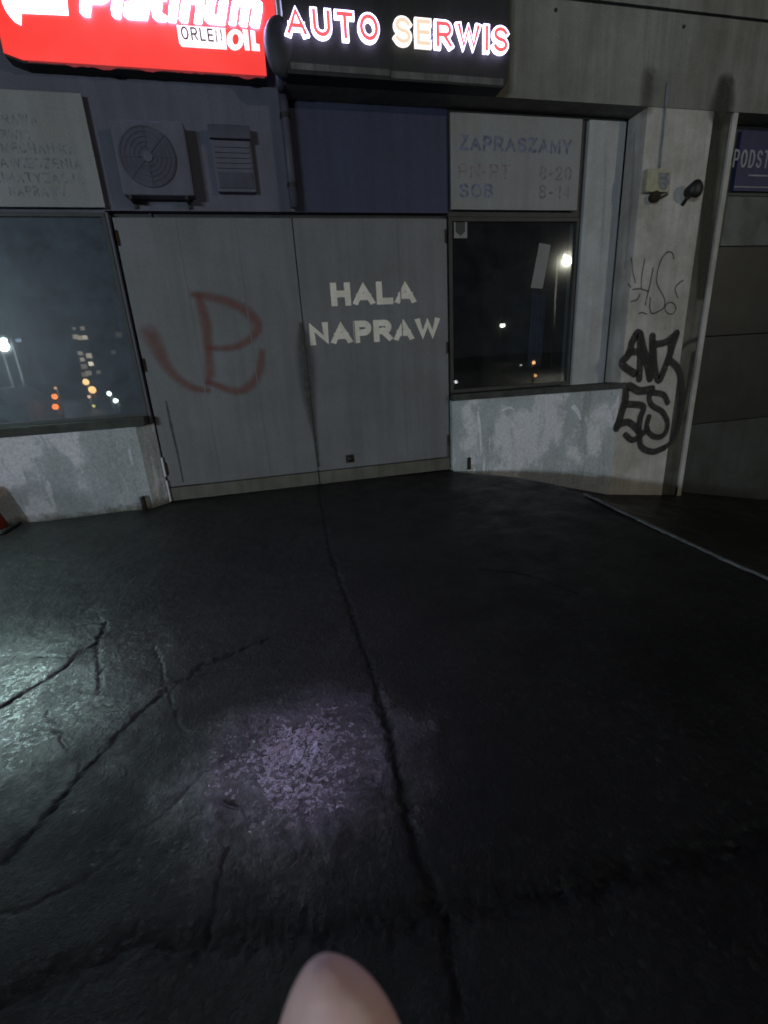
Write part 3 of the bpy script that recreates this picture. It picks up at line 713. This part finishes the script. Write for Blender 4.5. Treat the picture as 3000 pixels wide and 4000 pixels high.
# emblem
em = [rp(*p) for p in ((268, 61), (85, 53), (83, 100), (58, 86), (40, 66), (25, 45), (12, 15), (4, -20))]
e_top = 5.25
em += [(em[-1][0]-.03, e_top-.1), (em[-1][0]+.1, e_top), (em[0][0]+.10, e_top)]
MB().prism(em, RY0-.012, RY0-.001).build('emblem', 'lit_emblem', RS)
# the maker's word in heavy italic lower case, one solid plate per letter
def sx_(pts): return [rp(x*.6594, y*.6594) for x, y in pts]
GL = {'P': [(478, -130), (640, -115), (668, -95), (672, -40), (650, 5), (610, 28), (538, 24), (530, 102), (490, 97), (470, 78), (468, 40)],
 'l': [(678, -130), (745, -126), (724, 40), (715, 113), (682, 109), (663, 92), (660, 60)],
 'a': [(748, -45), (880, -38), (902, -20), (897, 40), (877, 122), (757, 115), (732, 98), (724, 70), (738, 40)],
 't': [(918, -85), (975, -82), (968, -38), (995, -36), (990, 5), (962, 3), (955, 70), (963, 92), (985, 98), (984, 131), (935, 128), (905, 105), (900, 70), (906, 5), (905, -38), (912, -38)],
 'i': [(1012, -35), (1066, -32), (1044, 136), (994, 131)],
 'n': [(1080, -25), (1195, -15), (1217, 10), (1198, 143), (1154, 140), (1170, 26), (1126, 20), (1108, 137), (1070, 133), (1058, 118)],
 'u': [(1230, -10), (1280, -8), (1262, 84), (1270, 96), (1290, 98), (1308, -5), (1358, -2), (1336, 150), (1238, 143), (1212, 120), (1210, 90)],
 'm': [(1374, -5), (1530, 5), (1560, 25), (1560, 60), (1540, 168), (1492, 163), (1484, 150), (1505, 45), (1478, 43), (1462, 160), (1427, 157), (1415, 145), (1432, 38), (1404, 36), (1390, 152), (1350, 149)]}
for ch in 'Platinum':
    gm_ = sum(p[0] for p in GL[ch])/len(GL[ch]); GL_ = [(gm_+(x-gm_)*.92, z-2) for x, z in GL[ch]]
    MB().prism(sx_(GL_), RY0-.013, RY0-.001).build('letter', 'lit_white', RS)
ct = MB(); ct.prism(sx_([(785, 50), (826, 52), (825, 62), (783, 60)]), RY0-.016, RY0-.0132); ct.prism(sx_([(745, 5), (830, 9), (828, 18), (742, 15)]), RY0-.016, RY0-.0132)
ct.build('letter_counter', 'lit_red', RS)
M['lit_plate'] = glow('lit_plate_acrylic', (.95, .90, 1.0), 1.4, (.8, .8, .8))
# small ORLEN OIL line
q0 = [rp(*p) for p in ((690, 100), (880, 113), (886, 194), (712, 183), (701, 170))]
MB().prism(q0[::-1], RY0-.010, RY0-.001).build('name_plate', 'lit_plate', RS)
M['thin_red'] = plain('thin_red_letter', (.25, .03, .05), .5)
t0 = rp(712, 158); t1 = rp(871, 168)
write('small_lettering', [dict(text='ORLEN', x=t0[0], z=t0[1]+.002, h=.096, wd=.0125, total=t1[0]-t0[0], gap=.3)], RY0-.011, 'thin_red', RS, .002)
ell = lambda cx, cy, a, b: [(cx+a*math.cos(t*math.pi/14), cy+b*math.sin(t*math.pi/14)) for t in range(28)]
for pl in (ell(1393, 238, 49, 61), [(1436, 178), (1468, 182), (1480, 300), (1452, 297)], [(1482, 182), (1510, 188), (1516, 262), (1536, 266), (1540, 304), (1492, 300)]):
    MB().prism(sx_(pl), RY0-.011, RY0-.001).build('letter', 'lit_plate', RS)
MB().prism(sx_(ell(1396, 238, 19, 32)), RY0-.014, RY0-.0112).build('letter_counter', 'lit_red', RS)

# AUTO SERWIS sign
AY = -.46
AS = thing('letter_sign', 'dark box sign with glowing white edged red AUTO SERWIS channel letters', 'sign', (1.6, 0, 4.1))
abl = at(1126, 285, AY); abr = at(1985, 345, AY); zb2 = (abl[1]+abr[1])/2
c_r = .09; rx = abr[0]
poly = [(abl[0], zb2), (rx-c_r, zb2)] + [(rx-c_r+c_r*math.sin(R(t)), zb2+c_r-c_r*math.cos(R(t))) for t in (20, 40, 60, 80)] + [(rx, zb2+.2), (rx, 5.3), (abl[0], 5.3)]
MB().prism(poly, AY, PF-.003).build('cabinet', 'cabinet', AS)
lp0 = at(1135, 215, AY)[1]-.055
MB().box(abl[0]+.03, abl[0]+.98, AY-.006, AY-.0005, zb2+.03, lp0).box(abl[0]+.99, rx-.06, AY-.007, AY-.0005, zb2+.015, lp0-.01).build('cover_sheet', 'cabinet_light', AS)
M['lit_edge'] = glow('lit_letter_edge', (.70, .62, 1.0), 4.5, (.7, .7, .8))
M['lit_face'] = glow('lit_letter_red', (1.0, .13, .14), .95, (.5, .05, .05))
M['lit_face_w'] = glow('lit_letter_pale', (1.0, .93, .85), 1.3, (.6, .6, .6))
M['lit_line'] = glow('lit_letter_brown', (.9, .68, .5), 1.0, (.3, .2, .2))
LD = .030
ly = AY-.02-LD
A0 = at(1118, 148, ly); A1 = at(1987, 207, ly)
hL = .225
def chan(text, x, z, total):
    out_ = []
    full = letters(text, x, z, hL, 0, .064, total=total, gap=.13, space=.62, wide=1.0)
    thin = letters(text, x, z, hL, 0, .064, total=total, gap=.13, space=.62, wide=1.0, narrow=.030)
    for k, ((ch, sub), (_, sub2)) in enumerate(zip(full, thin)):
        b = MB(); add_strokes(b.bm, sub, AY-.02, LD); L = b.build('letter', 'lit_edge' if k not in (4, 5) else 'lit_face_w', AS)
        b = MB(); add_strokes(b.bm, sub2, ly-.003, .003); b.build('face', 'lit_face' if k not in (4, 5) else 'lit_line', L)
zA = (at(1118, 148, ly)[1]+at(1987, 207, ly)[1])/2
chan('AUTO SERWIS', A0[0], zA, A1[0]-A0[0])
b = MB()
for k in range(12):
    xq = A0[0]+(A1[0]-A0[0])*(k+.5)/12; b.box(xq-.01, xq+.01, AY-.02, AY-.0005, zA+.08, zA+.10)
b.bm.free()

# hopper and downpipe between the signs
HP = thing('rain_downpipe', 'dark downpipe with a rounded hopper head between the red sign and the black sign', 'downpipe', (.5, -.1, 3.1))
hc = at(1092, 185, -.40)
MB().ball((hc[0]+.01, -.40, hc[1]), .15, 1.0, .55, 1.55, 24).build('hopper', 'hopper_head', HP, True)
px0 = at(1118, 500, -.12)[0]
MB().tube((px0, -.11, 3.10), (px0, -.11, 4.10), .046, seg=18).tube((px0, -.11, 4.10), (hc[0]+.01, -.36, hc[1]-.12), .046, .07, seg=18).build('pipe', 'hopper', HP, True)
for z in (3.3, 3.9): MB().tube((px0, -.11, z-.02), (px0, -.11, z+.02), 0.053, seg=18).box(px0-.015, px0+.015, -.06, -.002, z-.015, z+.015).build('bracket', 'black', HP)

# services board, left
bx1 = -1.372; LB = thing('services_board', 'pale board with faded dark service names above the left window', 'sign', (-2.3, 0, 3.1))
MB().box(-3.25, bx1-.0, -.065, -.045, 3.10, 4.02, .003).build('board', 'board', LB)
rowsL = [('NAPRAWA', 150, 490, .085), ('SERWIS', 120, 548, .075), ('MECHANIKA', 300, 605, .085), ('ZAWIESZENIA', 322, 662, .085), ('KLIMATYZACJA', 332, 718, .085), ('NAPRAWY', 262, 768, .085)]
rws = []
for t, pxr, pyb, h in rowsL:
    e = at(pxr, pyb, -.065); wd_ = h*.82*len(t)
    rws.append(dict(text=t, x=e[0]-wd_, z=e[1], h=h, wd=h*.17, total=wd_, gap=.25))
write('lettering', rws, -.0655, 'ink_grey', LB, .0008)

# opening hours board
ZB = thing('opening_hours_board', 'white opening hours board reading ZAPRASZAMY above the right window', 'sign', (3.1, 0, 3.1))
MB().box(2.30, 3.955, -.035, -.012, 3.115, 4.045, .004).build('board', 'board', ZB)
def zp(px, py): return at(1700+px*.3918, 400+py*.3918, -.035)
c0 = zp(240, 470); c1 = zp(1355, 515)
write('lettering', [dict(text='ZAPRASZAMY', x=c0[0], z=(c0[1]+c1[1])/2-.005, h=.150, wd=.034, total=c1[0]-c0[0], gap=.14)], -.0355, 'ink_blue', ZB, .0008)
c0 = zp(235, 755); c1 = zp(745, 770); d0 = zp(1035, 800); d1 = zp(1355, 805)
write('lettering', [dict(text='PN-PT', x=c0[0], z=c0[1], h=.145, wd=.022, total=c1[0]-c0[0], gap=.2), dict(text='8-20', x=d0[0], z=c0[1], h=.145, wd=.022, total=d1[0]-d0[0], gap=.2),
                    dict(text='8-14', x=d0[0], z=zp(240, 950)[1], h=.145, wd=.022, total=d1[0]-d0[0], gap=.2)], -.0355, 'ink_red', ZB, .0008)
c0 = zp(240, 950); c1 = zp(575, 960)
write('lettering', [dict(text='SOB', x=c0[0], z=c0[1], h=.145, wd=.030, total=c1[0]-c0[0], gap=.2)], -.0355, 'ink_blue', ZB, .0008)

# blue board over the neighbouring door
NB = thing('blue_board', 'blue signboard with white PODSTA lettering at the right edge of the picture', 'sign', (7.5, 0, 3.4))
n0 = at(2858, 520, -.02); n1 = at(2850, 742, -.02)
MB().box(6.29, 8.9, -.02, .025, 3.36, 4.03, .003).build('board', 'sign_blue', NB)
s0 = at(2858, 650, -.02)
write('lettering', [dict(text='PODSTAWOWA', x=s0[0]+.01, z=s0[1]-.01, h=.20, wd=.026, total=1.30, gap=.16, wide=.5)], -.0205, 'sign_white', NB, .001)
MB().box(6.30, 8.88, -.0225, -.0205, 3.40, 3.413).box(6.5, 8.6, -.0225, -.0205, 3.53, 3.548).build('stripe', 'sign_white', NB)

# air conditioner outdoor unit: casing with a round fan grille
AC = thing('air_conditioner', 'boxy grey air conditioner outdoor unit with round dark fan grille above the gate', 'air conditioner', (-.85, 0, 3.2))
YA = -.20
ac0 = at(455, 500, YA); ac1 = at(700, 742, YA); cc = at(578, 612, YA)
xa0, xa1, za0, za1 = cc[0]-.29, cc[0]+.27, cc[1]-.315, cc[1]+.30
M['ac'] = dirty('unit_casing', (.118, .120, .165), .8, .6, .3, 4)
M['ac_dark'] = plain('grille_dark', (.060, .060, .088), .6)
cs = MB().box(xa0, xa1+.10, YA+.01, -.04, za0, za1, .02).build('casing', 'ac', AC)
fr_ = .255
MB().tube((cc[0], YA-.002, cc[1]), (cc[0], YA+.012, cc[1]), fr_, seg=40).build('fan_opening', 'ac_dark', AC)
gr_ = MB()
for k in range(1, 7):
    rr = fr_*k/6.3
    for i in range(36):
        t0_, t1_ = 2*math.pi*i/36, 2*math.pi*(i+1)/36
        gr_.tube((cc[0]+rr*math.cos(t0_), YA-.010, cc[1]+rr*math.sin(t0_)), (cc[0]+rr*math.cos(t1_), YA-.010, cc[1]+rr*math.sin(t1_)), .0022, seg=4)
for i in range(8):
    t_ = math.pi*i/4; gr_.tube((cc[0], YA-.012, cc[1]), (cc[0]+fr_*math.cos(t_), YA-.008, cc[1]+fr_*math.sin(t_)), .003, seg=4)
gr_.tube((cc[0], YA-.014, cc[1]), (cc[0], YA-.004, cc[1]), .045, seg=18)
gr_.build('fan_grille', 'ac', AC)
for xb in (xa0+.06, xa1+.02): MB().box(xb-.015, xb+.015, YA+.0, -.002, za0-.035, za0-.002).box(xb-.014, xb+.014, -.035, -.001, za0-.07, za0-.036).build('bracket', 'black', AC)
# boxy vent beside it
VB = thing('ventilation_box', 'square wall vent box with louvred lower half between air conditioner and downpipe', 'vent', (-.1, 0, 3.3))
YV = -.10
v0 = at(805, 485, YV); v1 = at(1002, 748, YV)
MB().box(v0[0]+.02, v1[0], YV+.02, -.002, v1[1], v0[1], .012).build('casing', 'ac', VB)
hh_ = v0[1]-v1[1]
MB().box(v0[0]+.01, v1[0]+.01, YV-.03, YV+.018, v0[1]-.12, v0[1]-.005, .01).build('hood', 'ac_dark', VB)
MB().box(v0[0]+.05, v1[0]-.02, YV+.008, YV+.0195, v1[1]+.03, v1[1]+hh_*.30).build('outlet', 'ac_dark', VB)
lv = MB()
for k in range(6):
    z = v1[1]+hh_*.36+k*.045
    if z < v0[1]-.14: lv.box(v0[0]+.045, v1[0]-.02, YV+.006, YV+.0195, z, z+.026, .002)
lv.build('louvre', 'ac', VB)

# siren box and cable on the pier
SB = thing('alarm_siren', 'small cream alarm siren box with a shield emblem high on the pier', 'alarm box', (4.9, PF, 3.3))
def pp(px, py, Y=PF): return at(2350+px*.3014, 600+py*.3014, Y)
m0 = pp(600, 190, PF-.07); m1 = pp(880, 500, PF-.07)
MB().box(m0[0], m1[0], PF-.07, PF, m1[1], m0[1], .012).build('casing', 'plastic_y', SB)
sh = [pp(*p, PF-.07) for p in ((745, 250), (875, 245), (880, 390), (835, 455), (800, 480), (765, 455), (735, 390))]
MB().prism(sh[::-1], PF-.074, PF-.0705).build('emblem', 'ink_grey', SB)
lx = pp(690, 560, PF-.05)
MB().ball((lx[0], PF-.055, lx[1]), .062, 1.1, .8, 1, 20).tube((lx[0], PF-.05, lx[1]), (lx[0], PF, lx[1]), .05).build('lamp_dome', 'rust', SB, True)
e1 = pp(850, 530, PF-.02)
MB().tube((lx[0]+.02, PF-.03, lx[1]-.03), (e1[0], PF-.03, e1[1]), .02, .008).build('cable_tail', 'black', SB, True)
CB = MB(); c_a = pp(830, -720, PF-.02); 
pts = [at(2608, 320, PF-.012), at(2600, 420, PF-.012), at(2590, 520, PF-.012), at(2580, 620, PF-.012), at(2577, 655, PF-.012)]
for a, b_ in zip(pts[:-1], pts[1:]): CB.tube((a[0], PF-.012, a[1]), (b_[0], PF-.012, b_[1]), .011, seg=8)
tag(CB.build('cable', 'sign_white', None, True), 'thin pale cable running down the pier to the cream siren box', 'cable')
hx2 = pp(1190, 470, PF-.1)
SP = thing('outdoor_loudspeaker', 'round black lamp housing on the pier, right of the siren box', 'lamp', (hx2[0], PF, hx2[1]))
MB().tube((hx2[0], PF-.15, hx2[1]), (hx2[0], PF-.02, hx2[1]), .095, .06, seg=28).ball((hx2[0], PF-.14, hx2[1]), .092, 1, .5, 1.05, 24).build('housing', 'black', SP, True)
MB().tube((hx2[0]-.03, PF-.08, hx2[1]-.05), (hx2[0]-.04, PF-.0, hx2[1]-.13), .022).build('arm', 'black', SP, True)
SP.name = 'wall_lamp'

# sticker and paper in the right window
stk = thing('alarm_sticker', 'small white square sticker with a dark shield in the upper left of the right window', 'sticker', (2.4, .04, 2.8))
s0_ = at(1764, 858, .052); s1_ = at(1822, 930, .052)
MB().box(s0_[0]+.03, s1_[0]+.01, .0515, .0535, s1_[1], s0_[1]).build('sheet', 'paper', stk)
sh = [at(*p, .05) for p in ((1776, 866), (1813, 866), (1813, 905), (1795, 922), (1776, 905))]
MB().prism([(x+.012, z) for x, z in sh[::-1]], .049, .051).build('shield', 'dark_frame', stk)
pq = [at(1700+p[0]*.52, 800+p[1]*.52, .045) for p in ((785, 285), (870, 302), (808, 630), (720, 622))]
ps_ = MB().prism(pq[::-1], .050, .0525).build('paper_strip', 'paper'); tag(ps_, 'tilted white paper strip stuck on the right window pane', 'paper')
dr_ = MB(); x_a, z_a = at(2075, 1130, .5); x_b, z_b = at(2135, 1400, .5)
for i in range(8):
    dr_.tube((x_a+i*.028, .5+.012*(i % 2), z_b-.1), (x_a+.04+i*.028, .5+.012*(i % 2), z_a), .018, seg=8)
tag(dr_.build('reflection_panel', 'reflection_blue', None, True), 'narrow bluish panel added inside the right window as a stand-in reflection below the paper strip', 'reflection')  # added bluish rods stand in for a faint reflection in the pane

# small dark pipe stubs at the gate corners, white guard strip, red cone
def stub(px, pyb, label, Y):
    x, z = at(px, pyb, Y); t = thing('pipe_stub', label, 'pipe', (x, Y, 0), 'dark pipe stubs at the foot of the low walls')
    MB().tube((x, Y, 0), (x, Y, .15), .030, .026, 14).build('pipe', 'rust', t, True)
    MB().ball((x, Y, .15), .030, 1, 1, .6, 14).build('cap', 'black', t, True)
stub(568, 1995, 'short dark pipe stub at the right end of the left low wall', LY-.06)
stub(1832, 1838, 'short dark pipe stub at the left end of the right low wall', -.05)
GS = MB(); g0 = at(632, 1755, -.0); g1 = at(682, 1965, -.0)
GS.box(-1.372, -1.352, -.02, .008, .02, .28, .002).box(-1.372, -1.352, -.018, .006, .33, .56, .002)
tag(GS.build('guard_strip', 'pipe_white'), 'thin white metal guard strip up the left edge of the gate', 'strip')
cx_, cy_ = gr(-25, 2075)
CN = thing('traffic_cone', 'red plastic traffic cone cut by the left edge of the picture', 'cone', (cx_, cy_, 0))
MB().tube((cx_, cy_, .03), (cx_, cy_, .46), .145, .03, 24).build('cone', 'red_plastic', CN, True)
MB().box(cx_-.19, cx_+.19, cy_-.19, cy_+.19, 0, .032, .012).build('base', 'black', CN)

# cold tube lamp on the wall just left of the picture: its light lies on the wet ground and the left low wall
TL = thing('tube_lamp', 'cold white tube lamp on the wall left of the window', 'lamp', (-4.0, 0, 2.6))
M['tube'] = glow('tube_lit', (.70, 1.0, .95), 115, (.8, .8, .8))
MB().box(-4.75, -3.25, -.36, -.20, 2.62, 2.70, .01).box(-4.4, -4.36, -.22, -.002, 2.64, 2.68).box(-3.86, -3.82, -.22, -.002, 2.64, 2.68).build('housing', 'plastic', TL)
MB().tube((-4.70, -.27, 2.57), (-3.30, -.27, 2.57), .04, seg=14).build('tube', 'tube', TL, True)

# ------------------------------------------------------------------ behind the camera: what the panes mirror
def lamp(px, py, t, Y, col, e, power, label, size=.17, hh=None, grp='street lamps behind the camera'):
    p = mirrored(px, py, t, Y); T = thing('street_lamp', label, 'street lamp', (p.x, p.y, 0), grp)
    MB().tube((p.x, p.y, 0), (p.x, p.y, p.z+.25), .10, .05, 10).tube((p.x, p.y, p.z+.25), (p.x+.1, p.y+.9, p.z+.35), .05, .04, 8).build('pole', 'plastic', T, True)
    MB().box(p.x-.25, p.x+.25, p.y+.5, p.y+1.3, p.z+.22, p.z+.38, .04).build('head', 'plastic', T)
    m = glow('lamp_lens', col, e); MB().ball((p.x, p.y+.95, p.z+.05), size, 1.2, 1, .9, 14).build('lens', m, T, True)
    if power:
        l = bpy.data.lights.new('lamp_light', 'POINT'); l.energy = power; l.color = col; l.shadow_soft_size = .25
        o = bpy.data.objects.new('lamp_light', l); COL.objects.link(o); o.parent = T; o.location = (0, 1.25, p.z-.35)
    return T
Yl, Yr = .01, .06
cool = (.70, .86, 1.0); warm = (1.0, .93, .74); whi = (.93, .95, 1.0)
lamp(45, 1335, 36, Yl, (.82, .95, 1.0), 25, 4600, 'street lamp with cool white head, mirrored at the left edge of the left window')
lamp(3, 1349, 39, Yl, (.85, 1.0, .8), 30, 800, 'street lamp mirrored beyond the left edge of the left window', .2)
lamp(-130, 1290, 24, Yl, cool, 40, 3600, 'tall lamp standing outside the mirrored view, far left')
lamp(2177, 1014, 34, Yr, warm, 34, 4800, 'bright street lamp mirrored beside the paper strip in the right window', .12)
lamp(1952, 1274, 75, Yr, warm, 45, 0, 'small far street lamp mirrored in the middle of the right window', .35)
lamp(81, 1331, 120, Yl, (.5, .7, 1), 2, 0, 'dim bluish far street lamp mirrored in the left window', .45)
# tower block with lit flats
tb = mirrored(330, 1400, 240, Yl); d_ = Vector((tb.x, tb.y+5.8, 0)).normalized()
rt_ = Vector((-d_.y, d_.x, 0)); ang = math.atan2(rt_.y, rt_.x)
TB = thing('tower_block', 'dark tower block with a few lit flats, seen only mirrored in the left window', 'building', (tb.x+d_.x*6, tb.y+d_.y*6, 0))
M['concrete_dark'] = plain('tower_concrete', (.05, .05, .055), .9)
def oriented_box(mb, c, hw, hd, z0, z1):
    P = [(c.x+rt_.x*a*hw+d_.x*b*hd, c.y+rt_.y*a*hw+d_.y*b*hd) for a, b in ((-1, -1), (1, -1), (1, 1), (-1, 1))]; slab(mb.bm, P, z0, z1)
tw = MB(); oriented_box(tw, Vector((tb.x+d_.x*6, tb.y+d_.y*6, 0)), 16, 5.5, 0, 34); tw.build('wall', 'concrete_dark', TB)
tw = MB(); oriented_box(tw, Vector((tb.x+d_.x*6, tb.y+d_.y*6, 0)), 4, 3, 34.02, 37); tw.build('roof_house', 'concrete_dark', TB)
def cr(x, y): return (x*.6028, 800+y*.6028)
flats = [(535, 800, .5, 8), (480, 802, .35, 6), (490, 856, .7, 10), (520, 862, .7, 10), (551, 860, 1.3, 9), (520, 962, .6, 9), (577, 978, 1.0, 11), (533, 1002, .9, 8), (590, 1030, 2.5, 9),
         (545, 1048, .35, 11), (575, 1090, .45, 11), (548, 1100, .3, 10), (638, 1085, .3, 8), (605, 1155, .4, 8), (770, 842, .12, 12), (735, 955, .12, 9), (655, 1200, .7, 9)]
for x, y, e, s in flats:
    px_, py_ = cr(x, y); d = ray(px_, py_); k = (DIST+Yl)/d.y; h = CAM+d*k; md = Vector((d.x, -d.y, d.z))
    pl = Vector((tb.x, tb.y, 0)); t = (pl-h).dot(d_)/md.dot(d_); c = h+md*t; wsz = s*.10
    fm = glow('lit_flat', (1, .86, .68), e*2); q_ = MB(); P = [(c.x+rt_.x*a, c.y+rt_.y*a, c.z+b) for a, b in ((-wsz, -wsz*.9), (wsz, -wsz*.9), (wsz, wsz*.9), (-wsz, wsz*.9))]
    q_.bm.faces.new([q_.bm.verts.new(p) for p in P]); q_.build('window', fm, TB)
# small far lamps seen as dots
dots = [(848, 779, whi, 7, .14), (876, 933, (1, .85, .75), 9, .14), (925, 1143, whi, 9, .15), (562, 1148, (1, .6, .25), 9, .3), (603, 1198, (1, .55, .2), 10, .35), (582, 1243, (1, .6, .4), 5, .15), (612, 1303, (1, .85, .3), 4, .15), (365, 1187, (1, .5, .3), 3, .14)]
gl_ = 'far lamps mirrored in the left window'
LBL = ['topmost far white lamp at the right edge of the left window', 'warm far lamp below the topmost one, right edge of the left window', 'low far white lamp at the right edge of the left window',
       'upper amber far lamp at the foot of the tower block', 'lower bright amber far lamp at the foot of the tower block', 'small reddish far lamp below the two amber ones', 'lowest yellowish far lamp in the left window', 'tiny orange far lamp above the two amber headlights']
def farlamp(px_, py_, t, col, e, s, lab, Yp, grp):
    p = mirrored(px_, py_, t, Yp); zg = max(p.z, .3)
    T = thing('far_lamp', lab, 'lamp', (p.x, p.y, 0), grp)
    MB().tube((p.x, p.y-.1, 0), (p.x, p.y-.1, zg), .06, seg=8).build('pole', 'plastic', T, True)
    MB().ball((p.x, p.y+.1, p.z), s, seg=12).build('lens', glow('far_lens', col, e), T, True)
for (x, y, c, e, s), lb in zip(dots, LBL):
    px_, py_ = cr(x, y); below = py_ > 1515-(px_*.06)-15
    farlamp(px_, py_, 45 if not below else 22, c, e, s*(.8 if not below else .5), lb, Yl, gl_)
M['car_pale'] = plain('car_paint_pale', (.45, .45, .5), .3)
for (px_, py_, c, e, s_, lb) in ((220, 1548, (1, .24, .05), 9, .075, 'upper of the two strong amber lamps low in the left window'), (223, 1588, (1, .22, .04), 9, .080, 'lower of the two strong amber lamps low in the left window'),
                                 (431, 1537, (.75, 1, .93), 18, .065, 'upper cold white lamp right of the amber pair in the left window'), (456, 1564, (.75, 1, .93), 18, .070, 'lower cold white lamp right of the amber pair in the left window')):
    farlamp(px_, py_, 9.5, c, e, s_, lb, Yl, gl_)
VN = thing('parked_car', 'pale parked car behind the camera, mirrored in the lower left of the left window', 'car', (0, 0, 0))
pv = mirrored(95, 1580, 9, Yl)
vx, vy = pv.x-.95, pv.y
MB().prism([(vx-3.2, .35), (vx-3.2, .75), (vx-2.2, .92), (vx-1.5, 1.38), (vx+.4, 1.38), (vx+.95, .95), (vx+.95, .35)], vy-1.9, vy-.1).build('body', 'car_pale', VN)
for sx_ in (-2.4, .2):
    MB().tube((vx+sx_, vy-.3, .33), (vx+sx_, vy-.06, .33), .33, seg=20).build('wheel', 'black', VN, True)
MB().prism([(vx-1.9, .96), (vx-1.4, 1.30), (vx+.3, 1.30), (vx+.6, .96)], vy-.104, vy-.095).build('side_window', 'black', VN)
gr2 = 'far lamps mirrored in the right window'
for (x, y, c, e, s, lb) in ((733, 1185, (1, .5, .2), 12, .20, 'far amber lamp mirrored low in the right window'), (638, 1203, (1, .8, .7), 6, .10, 'tiny pale far lamp left of the amber one in the right window'),
                            (742, 1283, (1, .5, .2), 7, .12, 'lower amber lamp mirrored in the right window'), (148, 1330, whi, 9, .12, 'small white lamp in the lower left corner of the right window')):
    px_, py_ = 1700+x*.52, 800+y*.52; below = py_ > 1455
    farlamp(px_, py_, 24 if not below else 14, c, e, s*.55, lb, Yr, gr2)

# ------------------------------------------------------------------ the photographer's hand, fingertip in front of the lens
def cw(x, y, z): return CAM+RT*x+UP*y+fw*z
def loft(bm, path, seg=20):
    """path: (x, y, z, rx, rz) in camera axes, rings across the path"""
    rings = []
    for i, (x, y, z, a, b) in enumerate(path):
        p0 = Vector(path[max(0, i-1)][:3]); p1 = Vector(path[min(len(path)-1, i+1)][:3]); t = (p1-p0).normalized()
        sx_ = Vector((1, 0, 0)); sx_ = (sx_-t*sx_.dot(t)).normalized(); sz_ = t.cross(sx_)
        rings.append([bm.verts.new(cw(*(Vector((x, y, z))+sx_*a*math.cos(2*math.pi*k/seg)+sz_*b*math.sin(2*math.pi*k/seg)))) for k in range(seg)])
    for r1, r2 in zip(rings[:-1], rings[1:]):
        for k in range(seg): bm.faces.new((r1[k], r1[(k+1) % seg], r2[(k+1) % seg], r2[k]))
    bm.faces.new(rings[0][::-1]); bm.faces.new(rings[-1])
k_ = .075/F_PX
HB = MB()
def fy(py): return -(py-2000)*k_
def fx(px): return (px-1500)*k_
prof = [(3733, 1298, 6), (3738, 1296, 28), (3750, 1292, 54), (3775, 1287, 88), (3800, 1285, 117), (3850, 1289, 153), (3900, 1296, 184), (3950, 1303, 210), (4000, 1310, 231), (4080, 1322, 255), (4200, 1345, 275), (4400, 1385, 285)]
tip = [(fx(cx), fy(py), .0745-.0000*py, hw*k_, hw*k_*.80) for py, cx, hw in prof]
last = tip[-1]
tip += [(last[0]+.003, last[1]-.012, .070, .0115, .0105), (last[0]+.008, last[1]-.026, .062, .0125, .0115), (last[0]+.014, last[1]-.042, .050, .0125, .0125), (last[0]+.022, last[1]-.060, .036, .014, .013), (last[0]+.03, last[1]-.075, .025, .016, .014)]
loft(HB.bm, tip, 28)
bx_, by_, bz_ = last[0]+.03, last[1]-.075, .020
for i, (dxx, L) in enumerate(((.022, .9), (.043, 1.0), (.063, .94), (.081, .76))):       # the other fingers curl round the back of the phone
    if i == 0: pass
    x = bx_+dxx; y = by_-.004*i*i
    loft(HB.bm, [(x, y, bz_, .0095, .0095), (x, y+.022*L, bz_+.012, .0095, .0095), (x-.001, y+.036*L, bz_+.030, .0088, .0088), (x-.003, y+.032*L, bz_+.050, .0084, .0080), (x-.005, y+.018*L, bz_+.060, .0076, .0072), (x-.006, y+.004*L, bz_+.063, .0060, .0056), (x-.006, y, bz_+.063, .003, .003)][:7], 16)
loft(HB.bm, [(bx_+.03, by_+.006, bz_-.004, .050, .012), (bx_+.034, by_-.02, bz_-.008, .050, .015), (bx_+.03, by_-.055, bz_-.014, .043, .018), (bx_+.026, by_-.085, bz_-.020, .031, .021), (bx_+.024, by_-.13, bz_-.03, .028, .022), (bx_+.022, by_-.20, bz_-.06, .034, .030)], 24)
def skin():
    m, n, b = mat('skin')
    c = ramp(n, noise(n, 90, 5, .6), [(.3, (.74, .47, .45)), (.7, (.84, .57, .54))])
    n.links.new(c, b.inputs['Base Color']); b.inputs['Roughness'].default_value = .5; b.inputs['Subsurface Weight'].default_value = .15
    b.inputs['Subsurface Radius'].default_value = (.004, .0015, .001); bump(n, b, noise(n, 700, 4, .6), .25, .0006); return m
M['skin'] = skin(); M['nail'] = plain('nail', (.50, .34, .36), .35, nz=.08)
PH = thing('person', "photographer's pale bare fingertip poking up into the bottom of the picture", 'person', cw(0, -.35, 0))
hand = HB.build('hand', 'skin', PH, True)
rm = hand.modifiers.new('fuse', 'REMESH'); rm.mode = 'VOXEL'; rm.voxel_size = .0009; rm.use_smooth_shade = True
sm = hand.modifiers.new('soften', 'SMOOTH'); sm.iterations = 6; sm.factor = .5
